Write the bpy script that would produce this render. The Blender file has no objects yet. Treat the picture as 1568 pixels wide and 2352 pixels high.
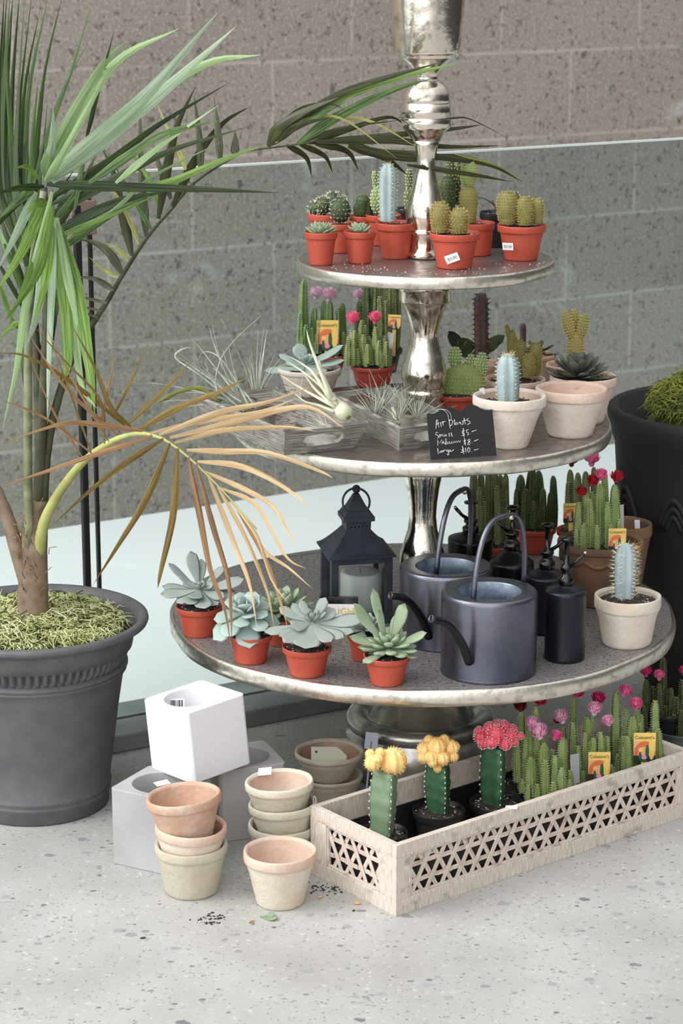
import bpy, math, random
from mathutils import Vector as V, Matrix, Quaternion
R = random.Random(7)
PI = math.pi
# ------------------------------------------------------------------ camera, light, exposure
FPX = 5300.0; HOR = -200.0; CAMZ = 1.509
PITCH = math.atan((1176 - HOR) / FPX)
sc = bpy.context.scene
cd = bpy.data.cameras.new('camera'); cam = bpy.data.objects.new('camera', cd); sc.collection.objects.link(cam)
cam.location = (0, 0, CAMZ); cam.rotation_euler = (PI / 2 - PITCH, 0, 0)
cd.sensor_fit = 'HORIZONTAL'; cd.sensor_width = 24; cd.lens = 24 * FPX / 1568
cd.dof.use_dof = True; cd.dof.focus_distance = 3.85; cd.dof.aperture_fstop = 9.0
cd.clip_start = .05
sc.camera = cam
sc.view_settings.view_transform = 'Standard'; sc.view_settings.look = 'None'
sc.view_settings.gamma = 1; sc.view_settings.use_curve_mapping = False
sc.view_settings.exposure = 0.62
wd = bpy.data.worlds.new('daylight'); sc.world = wd; wd.use_nodes = True
nt = wd.node_tree; nt.nodes.clear()
wo = nt.nodes.new('ShaderNodeOutputWorld'); bg = nt.nodes.new('ShaderNodeBackground')
tc = nt.nodes.new('ShaderNodeTexCoord')
def lobe(d, stops):                                  # brightness of the surroundings against direction: open side, zenith
    dp = nt.nodes.new('ShaderNodeVectorMath'); dp.operation = 'DOT_PRODUCT'; dp.inputs[1].default_value = V(d).normalized()
    rp = nt.nodes.new('ShaderNodeValToRGB'); mr = nt.nodes.new('ShaderNodeMapRange'); mr.inputs[1].default_value = -1; mr.inputs[2].default_value = 1
    els = rp.color_ramp.elements
    for i, (p, c) in enumerate(stops):
        e = els[i] if i < 2 and i < len(els) else els.new(p)
        e.position = p; e.color = (c, c * 1.005, c * 1.015, 1)
    nt.links.new(tc.outputs['Generated'], dp.inputs[0]); nt.links.new(dp.outputs['Value'], mr.inputs[0]); nt.links.new(mr.outputs[0], rp.inputs[0]); return rp.outputs[0]
def addc(a, b):
    x = nt.nodes.new('ShaderNodeVectorMath'); x.operation = 'ADD'; nt.links.new(a, x.inputs[0]); nt.links.new(b, x.inputs[1]); return x.outputs[0]
L1 = lobe((-.46, -.80, .38), ((.0, .035), (.45, .06), (.68, .22), (.82, .75), (.90, 1.55), (1.0, 1.8)))
L2 = lobe((.0, .25, 1), ((.0, .0), (.60, .0), (.80, .35), (1.0, .70)))
nt.links.new(addc(L1, L2), bg.inputs[0]); nt.links.new(bg.outputs[0], wo.inputs[0])
bg.inputs[1].default_value = 0.85
ld = bpy.data.lights.new('added_left_light', 'AREA'); ld.shape = 'RECTANGLE'; ld.size = 2.6; ld.size_y = 2.2; ld.energy = 80; ld.color = (1, .985, .96)  # area light added at left so the wall dims towards the right
lo = bpy.data.objects.new('added_left_light', ld); sc.collection.objects.link(lo)
lo.location = (-2.7, 3.2, 2.6); lo.rotation_euler = (V((.1, 3.9, .4)) - V(lo.location)).to_track_quat('-Z', 'Y').to_euler()

# ------------------------------------------------------------------ projection helpers (place things in metres)
cP, sP = math.cos(PITCH), math.sin(PITCH); CAM = V((0, 0, CAMZ))
def ray(x, y):
    a = (x - 784) / FPX; b = -(y - 1176) / FPX
    return V((a, cP + b * sP, -sP + b * cP))
def W(x, y, z):
    r = ray(x, y); return CAM + r * ((z - CAMZ) / r.z)
def WY(x, y, Y):
    r = ray(x, y); return CAM + r * (Y / r.y)
def WP(x, y, o, n):
    r = ray(x, y); return CAM + r * ((V(o) - CAM).dot(n) / r.dot(n))
def depth(p): return (V(p) - CAM).dot(V((0, cP, -sP)))
def M2(px, p): return px * depth(p) / FPX            # pixels -> metres at a point

# ------------------------------------------------------------------ materials
def lin(c):
    return tuple(((k / 255) / 12.92 if k / 255 <= .04045 else ((k / 255 + .055) / 1.055) ** 2.4) for k in c) + (1,)
MATS = {}
def mat(name, c, rough=.6, metal=0, c2=None, sc2=8, det=6, bump=0, bs=40, lo=.35, hi=.65, coat=0, sss=0, uv=False, rv=0, spec=None):
    m = bpy.data.materials.new(name); m.use_nodes = True; t = m.node_tree; b = t.nodes['Principled BSDF']
    b.inputs['Base Color'].default_value = lin(c); b.inputs['Roughness'].default_value = rough; b.inputs['Metallic'].default_value = metal
    if spec is not None: b.inputs['Specular IOR Level'].default_value = spec
    if coat: b.inputs['Coat Weight'].default_value = coat
    co = t.nodes.new('ShaderNodeTexCoord')
    if c2:
        n = t.nodes.new('ShaderNodeTexNoise'); n.inputs['Scale'].default_value = sc2; n.inputs['Detail'].default_value = det
        if uv:
            mp = t.nodes.new('ShaderNodeMapping'); mp.inputs['Scale'].default_value = (1, .12, 1)
            t.links.new(co.outputs['UV'], mp.inputs[0]); t.links.new(mp.outputs[0], n.inputs['Vector'])
        else: t.links.new(co.outputs['Object'], n.inputs['Vector'])
        r = t.nodes.new('ShaderNodeMapRange'); r.inputs[1].default_value = lo; r.inputs[2].default_value = hi
        x = t.nodes.new('ShaderNodeMix'); x.data_type = 'RGBA'; x.inputs['A'].default_value = lin(c); x.inputs['B'].default_value = lin(c2)
        t.links.new(n.outputs['Fac'], r.inputs[0]); t.links.new(r.outputs[0], x.inputs['Factor']); t.links.new(x.outputs['Result'], b.inputs['Base Color'])
        if rv:
            q = t.nodes.new('ShaderNodeMapRange'); q.inputs[1].default_value = lo; q.inputs[2].default_value = hi
            q.inputs[3].default_value = rough; q.inputs[4].default_value = rough + rv
            t.links.new(n.outputs['Fac'], q.inputs[0]); t.links.new(q.outputs[0], b.inputs['Roughness'])
    if bump:
        n2 = t.nodes.new('ShaderNodeTexNoise'); n2.inputs['Scale'].default_value = bs; n2.inputs['Detail'].default_value = 5
        t.links.new(co.outputs['Object'], n2.inputs['Vector'])
        bp = t.nodes.new('ShaderNodeBump'); bp.inputs['Strength'].default_value = bump; bp.inputs['Distance'].default_value = .002
        t.links.new(n2.outputs['Fac'], bp.inputs['Height']); t.links.new(bp.outputs[0], b.inputs['Normal'])
    if sss:
        tl = t.nodes.new('ShaderNodeBsdfTranslucent'); mx = t.nodes.new('ShaderNodeMixShader'); mx.inputs[0].default_value = sss
        for l_ in list(b.inputs['Base Color'].links): t.links.new(l_.from_socket, tl.inputs[0])
        if not b.inputs['Base Color'].links: tl.inputs[0].default_value = lin(c)
        t.links.new(b.outputs[0], mx.inputs[1]); t.links.new(tl.outputs[0], mx.inputs[2]); t.links.new(mx.outputs[0], t.nodes['Material Output'].inputs[0])
    MATS[name] = m; return m
def node_mix(t, a, bcol, fac):
    x = t.nodes.new('ShaderNodeMix'); x.data_type = 'RGBA'
    if hasattr(a, 'is_linked'): t.links.new(a, x.inputs['A'])
    else: x.inputs['A'].default_value = a
    if hasattr(bcol, 'is_linked'): t.links.new(bcol, x.inputs['B'])
    else: x.inputs['B'].default_value = bcol
    t.links.new(fac, x.inputs['Factor']); return x.outputs['Result']
def math_node(t, op, a, b=None, c=None):
    n = t.nodes.new('ShaderNodeMath'); n.operation = op
    for i, k in enumerate((a, b, c)):
        if k is None: continue
        if hasattr(k, 'is_linked'): t.links.new(k, n.inputs[i])
        else: n.inputs[i].default_value = k
    return n.outputs[0]
def noise(t, vec, s, d=4):
    n = t.nodes.new('ShaderNodeTexNoise'); n.inputs['Scale'].default_value = s; n.inputs['Detail'].default_value = d
    t.links.new(vec, n.inputs['Vector']); return n.outputs['Fac']
def ramp(t, v, a, b, c=0., d=1.):
    r = t.nodes.new('ShaderNodeMapRange'); t.links.new(v, r.inputs[0])
    for i, k in enumerate((a, b, c, d)): r.inputs[i + 1].default_value = k
    return r.outputs[0]

def terrazzo(name, base, cloud):
    m = mat(name, base, .62); t = m.node_tree; b = t.nodes['Principled BSDF']
    o = t.nodes.new('ShaderNodeTexCoord').outputs['Object']
    col = node_mix(t, lin(base), lin(cloud), ramp(t, noise(t, o, 5, 5), .35, .7))
    col = node_mix(t, col, lin((202, 201, 199)), ramp(t, noise(t, o, 90, 3), .60, .76))
    dist = noise(t, o, 60, 3)
    for s, th, keep, ca, cb in ((40, .40, .84, (156, 157, 160), (84, 88, 102)), (85, .40, .72, (160, 160, 160), (92, 92, 98)), (190, .38, .60, (150, 149, 148), (80, 78, 78))):
        mp = t.nodes.new('ShaderNodeMapping'); t.links.new(o, mp.inputs[0]); mp.inputs['Rotation'].default_value = (0, 0, s); mp.inputs['Scale'].default_value = (1, 1.35, 1)
        vo = t.nodes.new('ShaderNodeTexVoronoi'); vo.inputs['Scale'].default_value = s; vo.distance = 'EUCLIDEAN'; vo.inputs['Randomness'].default_value = 1
        t.links.new(mp.outputs[0], vo.inputs['Vector'])
        sp = t.nodes.new('ShaderNodeSeparateColor'); t.links.new(vo.outputs['Color'], sp.inputs[0])
        edge = math_node(t, 'ADD', vo.outputs['Distance'], math_node(t, 'MULTIPLY', math_node(t, 'SUBTRACT', dist, .5), .9))
        size = math_node(t, 'MULTIPLY', sp.outputs[2], th)
        inside = math_node(t, 'LESS_THAN', edge, size)
        f = math_node(t, 'MULTIPLY', inside, math_node(t, 'GREATER_THAN', sp.outputs[0], keep))
        f = math_node(t, 'MULTIPLY', f, .85)
        col = node_mix(t, col, node_mix(t, lin(ca), lin(cb), math_node(t, 'POWER', sp.outputs[1], 2.5)), f)
    t.links.new(col, b.inputs['Base Color']); return m

def block_wall(name):
    m = mat(name, (150, 142, 134), .9, bump=.5, bs=120); t = m.node_tree; b = t.nodes['Principled BSDF']
    o = t.nodes.new('ShaderNodeTexCoord').outputs['Object']
    s = t.nodes.new('ShaderNodeSeparateXYZ'); t.links.new(o, s.inputs[0]); c = t.nodes.new('ShaderNodeCombineXYZ')
    t.links.new(math_node(t, 'ADD', s.outputs[0], 10.08), c.inputs[0]); t.links.new(math_node(t, 'ADD', s.outputs[2], .019 + 2.32), c.inputs[1])
    br = t.nodes.new('ShaderNodeTexBrick'); br.inputs['Scale'].default_value = 1; br.inputs['Brick Width'].default_value = .48; br.inputs['Row Height'].default_value = .232
    br.inputs['Mortar Size'].default_value = .008; br.inputs['Mortar Smooth'].default_value = 1
    br.inputs['Color1'].default_value = lin((146, 136, 127)); br.inputs['Color2'].default_value = lin((140, 131, 123)); br.inputs['Mortar'].default_value = lin((170, 162, 154))
    t.links.new(c.outputs[0], br.inputs['Vector'])
    col = node_mix(t, br.outputs['Color'], lin((128, 122, 115)), ramp(t, noise(t, o, 2.2, 6), .45, .85))
    col = node_mix(t, col, lin((180, 173, 166)), math_node(t, 'MULTIPLY', ramp(t, noise(t, o, 110, 4), .48, .66), .5))
    col = node_mix(t, col, lin((84, 78, 73)), math_node(t, 'MULTIPLY', ramp(t, noise(t, o, 75, 3), .58, .70), .75))
    col = node_mix(t, col, lin((70, 65, 62)), math_node(t, 'MULTIPLY', ramp(t, noise(t, o, 28, 4), .66, .72), .7))
    col = node_mix(t, col, lin((196, 194, 190)), math_node(t, 'MULTIPLY', ramp(t, noise(t, o, 6, 3), .68, .76), .5))
    t.links.new(col, b.inputs['Base Color']); return m

def metal_mat(name, c, c2, rough, rv, sc, bump=.15, metal=1, lo=.45, hi=.7):
    m = mat(name, c, rough, metal, c2=c2, sc2=sc, det=8, lo=lo, hi=hi, rv=rv, bump=bump, bs=60); return m

terr = terrazzo('terrazzo', (180, 179, 177), (164, 162, 160))
mwall = block_wall('block_wall')
mat('pavement', (246, 242, 244), .8, c2=(238, 236, 238), sc2=1.5)
mat('curb', (146, 149, 149), .5, c2=(120, 124, 124), sc2=9)
mat('black_paint', (22, 23, 26), .45)
silver = metal_mat('silver', (236, 228, 214), (150, 140, 128), .13, .22, 40, .3, lo=.55, hi=.72)
rimmetal = metal_mat('rim_metal', (232, 226, 212), (156, 150, 140), .32, .2, 70, .5, lo=.50, hi=.78)
metal_mat('shelf_top', (160, 150, 146), (118, 110, 108), .30, .25, 60, .25, metal=.8)
metal_mat('shelf_dusty', (150, 145, 143), (112, 107, 107), .45, .2, 160, .5, metal=.4, lo=.45, hi=.62)
metal_mat('base_metal', (190, 187, 182), (110, 107, 104), .26, .2, 20, .3, metal=.9)
mat('red_plastic', (176, 74, 54), .5, bump=.06, bs=200)
mat('dark_plastic', (26, 25, 26), .5)
mat('soil', (44, 36, 32), .95, c2=(92, 82, 76), sc2=160, det=3, bump=1, bs=180, lo=.5, hi=.68)
mat('perlite', (206, 200, 192), .9)
mat('terra_pale', (212, 203, 186), .85, c2=(204, 184, 164), sc2=22, det=8, bump=.8, bs=110, lo=.48, hi=.72)
mat('terra_sage', (190, 184, 166), .85, c2=(186, 170, 150), sc2=22, det=8, bump=.8, bs=110, lo=.5, hi=.72)
mat('terra_pink', (206, 176, 158), .85, c2=(208, 192, 178), sc2=18, det=8, bump=.8, bs=110)
mat('terra_orange', (192, 156, 134), .85, c2=(200, 184, 166), sc2=22, det=8, bump=.8, bs=110, lo=.45, hi=.68)
mat('terra_rim', (206, 176, 154), .85, c2=(208, 192, 174), sc2=22, det=8, bump=.8, bs=110)
mat('terra_white', (214, 205, 193), .85, c2=(206, 192, 178), sc2=22, det=7, bump=.8, bs=110)
mat('terra_old', (130, 98, 74), .9, c2=(82, 70, 54), sc2=14, det=8, bump=.6, bs=60)
mat('stoneware', (96, 95, 98), .55, c2=(86, 85, 89), sc2=30, bump=.1, bs=140)
mat('urn_dark', (26, 22, 22), .7, c2=(22, 19, 19), sc2=10, bump=.3, bs=40)
mat('moss_light', (226, 226, 178), .8, c2=(172, 178, 114), sc2=20)
mat('moss_dark', (52, 60, 26), .95, c2=(88, 92, 42), sc2=60)
mat('moss_green', (150, 156, 60), .8, c2=(88, 98, 34), sc2=20)
mat('white_concrete', (232, 232, 234), .85, c2=(234, 235, 238), sc2=160, bump=.3, bs=260)
mat('grey_concrete', (160, 161, 162), .8, c2=(182, 183, 184), sc2=7, bump=.25, bs=120, lo=.4, hi=.7)
mat('pale_concrete', (196, 193, 193), .8, c2=(182, 180, 182), sc2=7, bump=.2, bs=120)
def wood(name, a, b2, stretch, wear, seed=0):
    m = mat(name, a, .8); t = m.node_tree; b = t.nodes['Principled BSDF']
    o = t.nodes.new('ShaderNodeTexCoord').outputs['UV']
    mp = t.nodes.new('ShaderNodeMapping'); mp.inputs['Scale'].default_value = (stretch[0], stretch[1], 1); t.links.new(o, mp.inputs[0])
    n = noise(t, mp.outputs[0], 1, 8)
    col = node_mix(t, lin(a), lin(b2), ramp(t, n, .5 - wear, .5 + wear * .9))
    mp2 = t.nodes.new('ShaderNodeMapping'); mp2.inputs['Scale'].default_value = (30, 30, 1); t.links.new(o, mp2.inputs[0])
    col = node_mix(t, col, lin(tuple(int(k * .78) for k in b2)), math_node(t, 'MULTIPLY', ramp(t, noise(t, mp2.outputs[0], 1, 6), .58, .68), .7))
    t.links.new(col, b.inputs['Base Color'])
    bp = t.nodes.new('ShaderNodeBump'); bp.inputs['Strength'].default_value = .4; bp.inputs['Distance'].default_value = .001
    t.links.new(n, bp.inputs['Height']); t.links.new(bp.outputs[0], b.inputs['Normal']); return m
wood('grey_wood', (178, 173, 166), (88, 83, 78), (22, 1100), .12)
wood('white_wood', (220, 211, 200), (188, 174, 160), (520, 50), .16)
wood('lattice_wood', (216, 207, 198), (194, 172, 154), (6, 260), .16)
for k, (a, b) in dict(leaf_dark=((28, 42, 22), (66, 86, 40)), leaf_mid=((44, 72, 32), (98, 128, 64)), leaf_bright=((74, 108, 34), (118, 150, 66)),
                      leaf_pale=((120, 152, 96), (160, 184, 138)), leaf_blue=((138, 164, 132), (174, 192, 168)), leaf_olive=((34, 38, 20), (74, 78, 34)),
                      leaf_yellow=((158, 158, 84), (108, 108, 50)), dry_tan=((204, 182, 142), (176, 142, 96)), dry_brown=((136, 98, 60), (182, 148, 104)),
                      dry_olive=((138, 118, 54), (98, 74, 38)), dry_dark=((96, 66, 40), (156, 116, 72))).items():
    mat(k, a, .5, c2=b, sc2=9, det=2, uv=True, lo=.42, hi=.6, sss=.18)
mat('stalk_green', (136, 142, 112), .6, c2=(84, 92, 62), sc2=26)
mat('stalk_dark', (50, 52, 36), .7, c2=(84, 82, 60), sc2=30)
mat('stalk_yellow', (176, 180, 110), .5, c2=(150, 150, 84), sc2=20)
mat('trunk', (140, 122, 104), .8, c2=(92, 76, 62), sc2=24, bump=.6, bs=50)
mat('cactus_green', (84, 98, 50), .6, c2=(116, 128, 74), sc2=60)
mat('cactus_lime', (134, 158, 96), .65, c2=(114, 142, 78), sc2=50)
mat('cactus_deep', (44, 62, 34), .6, c2=(66, 84, 44), sc2=60)
mat('cactus_grass', (116, 140, 74), .55, c2=(144, 164, 98), sc2=40)
mat('cactus_blue', (146, 166, 170), .7, c2=(168, 184, 184), sc2=40)
mat('cactus_yellow', (104, 104, 54), .7, c2=(134, 130, 74), sc2=60)
mat('cactus_ear', (112, 124, 66), .7, c2=(150, 132, 76), sc2=30)
mat('cactus_graft', (46, 84, 58), .4, c2=(66, 104, 76), sc2=40)
mat('cactus_graft_pale', (112, 136, 106), .5, c2=(126, 148, 118), sc2=40)
mat('euphorbia', (62, 44, 44), .6, c2=(88, 68, 62), sc2=50)
mat('spine_white', (236, 232, 214), .7)
mat('spine_gold', (206, 176, 112), .7)
mat('spine_dark', (60, 44, 36), .7)
mat('graft_yellow', (246, 200, 118), .6, c2=(250, 216, 150), sc2=90)
mat('graft_pink', (206, 52, 78), .55, c2=(232, 96, 112), sc2=90)
mat('spine_pink', (248, 214, 214), .7)
mat('rosette_blue', (164, 182, 176), .6, c2=(150, 170, 160), sc2=14)
mat('rosette_grey', (140, 152, 146), .6, c2=(160, 168, 162), sc2=14)
mat('rosette_green', (156, 172, 144), .55, c2=(138, 158, 124), sc2=14)
mat('rosette_sage', (112, 134, 106), .55, c2=(138, 156, 128), sc2=14)
mat('rosette_dark', (104, 110, 98), .65, c2=(66, 70, 60), sc2=40)
mat('rosette_stem', (196, 190, 172), .6)
mat('air_plant', (196, 200, 186), .75, c2=(150, 158, 144), sc2=40)
mat('air_bulb', (214, 212, 190), .6, c2=(180, 186, 150), sc2=30)
mat('dry_twig', (120, 104, 86), .9)
for k, c, c2 in (('flower_pink', (255, 178, 218), (255, 222, 238)), ('flower_hot', (250, 92, 168), (255, 160, 200)), ('flower_magenta', (214, 40, 116), (238, 84, 146)),
                 ('flower_red', (176, 20, 44), (220, 60, 80)), ('flower_coral', (252, 84, 140), (255, 150, 184)), ('flower_deep', (92, 14, 26), (130, 24, 40))):
    mat(k, c, .6, c2=c2, sc2=120, sss=.22)
mat('can_metal', (122, 123, 134), .27, .9, c2=(84, 87, 102), sc2=7, bump=.05, bs=60, rv=.12)
mat('can_inner', (92, 108, 126), .4, .6, c2=(150, 164, 178), sc2=50)
mat('can_black', (26, 27, 31), .28, .4)
mat('gloss_black', (9, 10, 12), .12)
mat('sprayer_body', (44, 46, 55), .33, .7)
mat('brass', (206, 190, 150), .25, 1)
mat('lantern_metal', (44, 47, 58), .5, .3, c2=(58, 62, 74), sc2=30, bump=.3, bs=150)
mat('chalkboard', (34, 35, 38), .85)
mat('chalk', (232, 232, 228), .9)
mat('paper_white', (236, 237, 238), .7)
mat('paper_blue', (206, 212, 226), .7)
mat('paper_cream', (222, 222, 202), .7)
mat('ink', (60, 60, 70), .8)
mat('ink_grey', (140, 140, 146), .8)
mat('label_yellow', (236, 204, 70), .6)
mat('tag_yellow', (238, 206, 112), .5)
mat('tag_orange', (224, 116, 66), .5)
mat('tag_peach', (240, 176, 128), .5)
mat('tag_green', (52, 96, 58), .5)
mat('tag_dark', (38, 44, 38), .5)
mat('tag_pink', (238, 150, 190), .5)
mat('tag_brown', (120, 74, 30), .5)
mat('tag_back', (170, 170, 172), .6)
mat('wax', (232, 236, 234), .5)
mat('zinc', (128, 134, 136), .45, .7, c2=(92, 98, 100), sc2=24, rv=.2)
mat('clamp', (150, 128, 118), .4, .3)
mat('grain', (198, 160, 110), .7)
def glass_mat(name, tint, gloss):
    m = bpy.data.materials.new(name); m.use_nodes = True; t = m.node_tree; t.nodes.clear()
    o = t.nodes.new('ShaderNodeOutputMaterial'); tr = t.nodes.new('ShaderNodeBsdfTransparent'); gl = t.nodes.new('ShaderNodeBsdfGlossy'); mx = t.nodes.new('ShaderNodeMixShader')
    tr.inputs[0].default_value = tint; gl.inputs['Roughness'].default_value = .02; fr = t.nodes.new('ShaderNodeFresnel'); fr.inputs[0].default_value = 1.45
    t.links.new(math_node(t, 'MULTIPLY', fr.outputs[0], gloss), mx.inputs[0]); t.links.new(tr.outputs[0], mx.inputs[1]); t.links.new(gl.outputs[0], mx.inputs[2]); t.links.new(mx.outputs[0], o.inputs[0])
    MATS[name] = m
glass_mat('guard_glass', (.855, .925, .918, 1), .6)
glass_mat('pane_glass', (.95, .97, .96, 1), 2.2)
mat('glass_edge', (214, 226, 222), .3)

# ------------------------------------------------------------------ mesh builder
class MB:
    def __init__(s): s.v = []; s.f = []; s.m = []; s.s = []; s.uv = []
    def add(s, vs, fs, mi=0, sm=True, uv=None):
        o = len(s.v); s.v += [V(p) for p in vs]; s.f += [[i + o for i in f] for f in fs]; s.m += [mi] * len(fs); s.s += [sm] * len(fs)
        s.uv += uv if uv else [(p[0] * 1.0, p[2] * 1.0) for p in vs]
        return s
    def box(s, M, sx, sy, sz, mi=0, taper=1):          # centred in x,y, sits on z=0
        vs = []
        for z, k in ((0, 1), (sz, taper)):
            for x, y in ((-1, -1), (1, -1), (1, 1), (-1, 1)): vs.append(M @ V((x * sx / 2 * k, y * sy / 2 * k, z)))
        uv = []
        L = max(sx, sy, sz)
        for z in (0, sz):
            for x, y in ((-1, -1), (1, -1), (1, 1), (-1, 1)): uv.append(((x * sx / 2 + R.random() * .0, z + y * sy / 2) if sx >= sz else (z, x * sx / 2 + y * sy / 2)))
        s.add(vs, [(3, 2, 1, 0), (4, 5, 6, 7), (0, 1, 5, 4), (1, 2, 6, 5), (2, 3, 7, 6), (3, 0, 4, 7)], mi, False, uv); return s
    def lathe(s, c, prof, n=40, mi=0, fn=None, M=None, cap0=False, cap1=False, mfn=None):
        c = V(c); vs = []; uv = []
        for j, (r, z) in enumerate(prof):
            for i in range(n):
                a = 2 * PI * i / n; rr = fn(r, z, a, j) if fn else r
                p = V((rr * math.cos(a), rr * math.sin(a), z))
                vs.append((M @ p if M else p) + c); uv.append((i / n, z))
        fs = [(j * n + i, j * n + (i + 1) % n, (j + 1) * n + (i + 1) % n, (j + 1) * n + i) for j in range(len(prof) - 1) for i in range(n)]
        if cap0: fs.append(tuple(range(n - 1, -1, -1)))
        if cap1: fs.append(tuple((len(prof) - 1) * n + i for i in range(n)))
        s.add(vs, fs, mi, True, uv); return s
    def tube(s, pts, rad, n=6, mi=0, flat=1, closed=False):
        pts = [V(p) for p in pts]; N = len(pts)
        if not hasattr(rad, '__len__'): rad = [rad] * N
        vs = []; uv = []; up = None
        for i, p in enumerate(pts):
            a = pts[(i - 1) % N] if (closed or i > 0) else p; b = pts[(i + 1) % N] if (closed or i < N - 1) else p
            t = (b - a); t = t.normalized() if t.length > 1e-9 else V((0, 0, 1))
            if up is None: up = V((0, 0, 1)) if abs(t.z) < .9 else V((1, 0, 0))
            sd = t.cross(up).normalized(); up = sd.cross(t).normalized()
            for k in range(n):
                q = 2 * PI * k / n; vs.append(p + (sd * math.cos(q) + up * math.sin(q) * flat) * rad[i]); uv.append((k / n * .1, i / N))
        fs = [(j * n + i, j * n + (i + 1) % n, (j + 1) * n + (i + 1) % n, (j + 1) * n + i) for j in range(N - 1) for i in range(n)]
        if closed: fs += [((N - 1) * n + i, (N - 1) * n + (i + 1) % n, (i + 1) % n, i) for i in range(n)]
        else: fs += [tuple(range(n - 1, -1, -1)), tuple((N - 1) * n + i for i in range(n))]
        s.add(vs, fs, mi, True, uv); return s
    def ball(s, M, rx, ry, rz, n=16, m=10, mi=0, fn=None):
        vs = []; 
        for j in range(m + 1):
            t = PI * j / m
            for i in range(n):
                a = 2 * PI * i / n; k = fn(a, t) if fn else 1
                vs.append(M @ V((rx * k * math.sin(t) * math.cos(a), ry * k * math.sin(t) * math.sin(a), -rz * k * math.cos(t))))
        fs = [(j * n + i, j * n + (i + 1) % n, (j + 1) * n + (i + 1) % n, (j + 1) * n + i) for j in range(m) for i in range(n)]
        s.add(vs, fs, mi, True); return s
    def spine(s, p, d, l, r, mi=1):
        d = d.normalized(); a = d.orthogonal().normalized(); b = d.cross(a)
        s.add([p + a * r, p + (b * .87 - a * .5) * r, p - (b * .87 + a * .5) * r, p + d * l], [(0, 1, 3), (1, 2, 3), (2, 0, 3)], mi, False); return s
    def blade(s, pts, w, mi=0, fold=.25, roll=0, prof=None, n=12, thick=0):
        c = spline(pts, n); N = len(c); vs = []; uv = []
        sd0 = R.random() * 40
        for i, p in enumerate(c):
            t = i / (N - 1); T = (c[min(i + 1, N - 1)] - c[max(i - 1, 0)]).normalized()
            vw = (p - CAM).normalized(); sd = T.cross(vw).normalized()
            if roll: sd = Quaternion(T, roll * (0.6 + .8 * t)) @ sd
            nn = sd.cross(T).normalized()
            k = prof(t) if prof else min(1, .35 + 3.2 * t) * (1 - t ** 2.2) ** .9 * (1 - .25 * t)
            h = w / 2 * max(k, .012)
            vs += [p - sd * h + nn * fold * h, p, p + sd * h + nn * fold * h]; uv += [(sd0, t * 3), (sd0 + .5, t * 3), (sd0 + 1, t * 3)]
        fs = []
        for i in range(N - 1):
            a = 3 * i; fs += [(a, a + 1, a + 4, a + 3), (a + 1, a + 2, a + 5, a + 4)]
        s.add(vs, fs, mi, True, uv); return s
def spline(pts, n):
    pts = [V(p) for p in pts]
    if len(pts) == 2: return [pts[0].lerp(pts[1], i / n) for i in range(n + 1)]
    P = [2 * pts[0] - pts[1]] + pts + [2 * pts[-1] - pts[-2]]; out = []; S = len(pts) - 1
    for i in range(n + 1):
        u = i / n * S; k = min(int(u), S - 1); t = u - k; a, b, c, d = P[k:k + 4]
        out.append(.5 * ((2 * b) + (c - a) * t + (2 * a - 5 * b + 4 * c - d) * t * t + (3 * b - a - 3 * c + d) * t ** 3))
    return out
COL = sc.collection
def make(name, mb, mats, parent=None, loc=(0, 0, 0), bevel=0, kind=None):
    """mb holds world coordinates; a child is stored relative to the thing's own base"""
    root = parent
    while root is not None and root.parent is not None: root = root.parent
    o3 = V(root.location) if root is not None else V(loc)
    me = bpy.data.meshes.new(name); me.from_pydata([tuple(p - o3) for p in mb.v], [], mb.f)
    if not isinstance(mats, (list, tuple)): mats = [mats]
    for k in mats: me.materials.append(MATS[k] if isinstance(k, str) else k)
    me.polygons.foreach_set('material_index', mb.m); me.polygons.foreach_set('use_smooth', mb.s)
    ul = me.uv_layers.new(name='UVMap'); ul.data.foreach_set('uv', [c for l in me.loops for c in mb.uv[l.vertex_index]])
    me.update(); ob = bpy.data.objects.new(name, me); COL.objects.link(ob)
    if parent is not None: ob.parent = parent
    else: ob.location = o3
    if bevel:
        b = ob.modifiers.new('bevel', 'BEVEL'); b.width = bevel; b.segments = 2; b.limit_method = 'ANGLE'; b.angle_limit = .7
    if kind: ob['kind'] = kind
    return ob
def tag(o, label, cat, group=None):
    o['label'] = label; o['category'] = cat
    if group: o['group'] = group
    return o
def thing(name, label, cat, loc, group=None):
    o = bpy.data.objects.new(name, None); o.empty_display_size = .03; COL.objects.link(o); o.location = V(loc); return tag(o, label, cat, group)
def basis(o, x, y=None, z=None):
    """matrix at o with x axis along x, z up (or given)"""
    x = V(x).normalized(); z = V(z).normalized() if z is not None else V((0, 0, 1)); y = z.cross(x).normalized(); z = x.cross(y)
    return Matrix(((x.x, y.x, z.x, o[0]), (x.y, y.y, z.y, o[1]), (x.z, y.z, z.z, o[2]), (0, 0, 0, 1)))
T = Matrix.Translation
def Rz(a): return Matrix.Rotation(a, 4, 'Z')
TEXTS = {}
def text_mesh(body):
    if body not in TEXTS:
        c = bpy.data.curves.new('t', 'FONT'); c.body = body; c.extrude = .02; c.align_x = 'CENTER'; c.align_y = 'CENTER'; c.resolution_u = 3
        o = bpy.data.objects.new('t', c); COL.objects.link(o); bpy.context.view_layer.update()
        me = bpy.data.meshes.new_from_object(o); TEXTS[body] = ([v.co.copy() for v in me.vertices], [tuple(p.vertices) for p in me.polygons])
        bpy.data.objects.remove(o); bpy.data.curves.remove(c); bpy.data.meshes.remove(me)
    return TEXTS[body]
def add_text(mb, body, M, size, mi=0):
    vs, fs = text_mesh(body); mb.add([M @ V((p.x * size, p.y * size, p.z * .006)) for p in vs], fs, mi, False)
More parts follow.
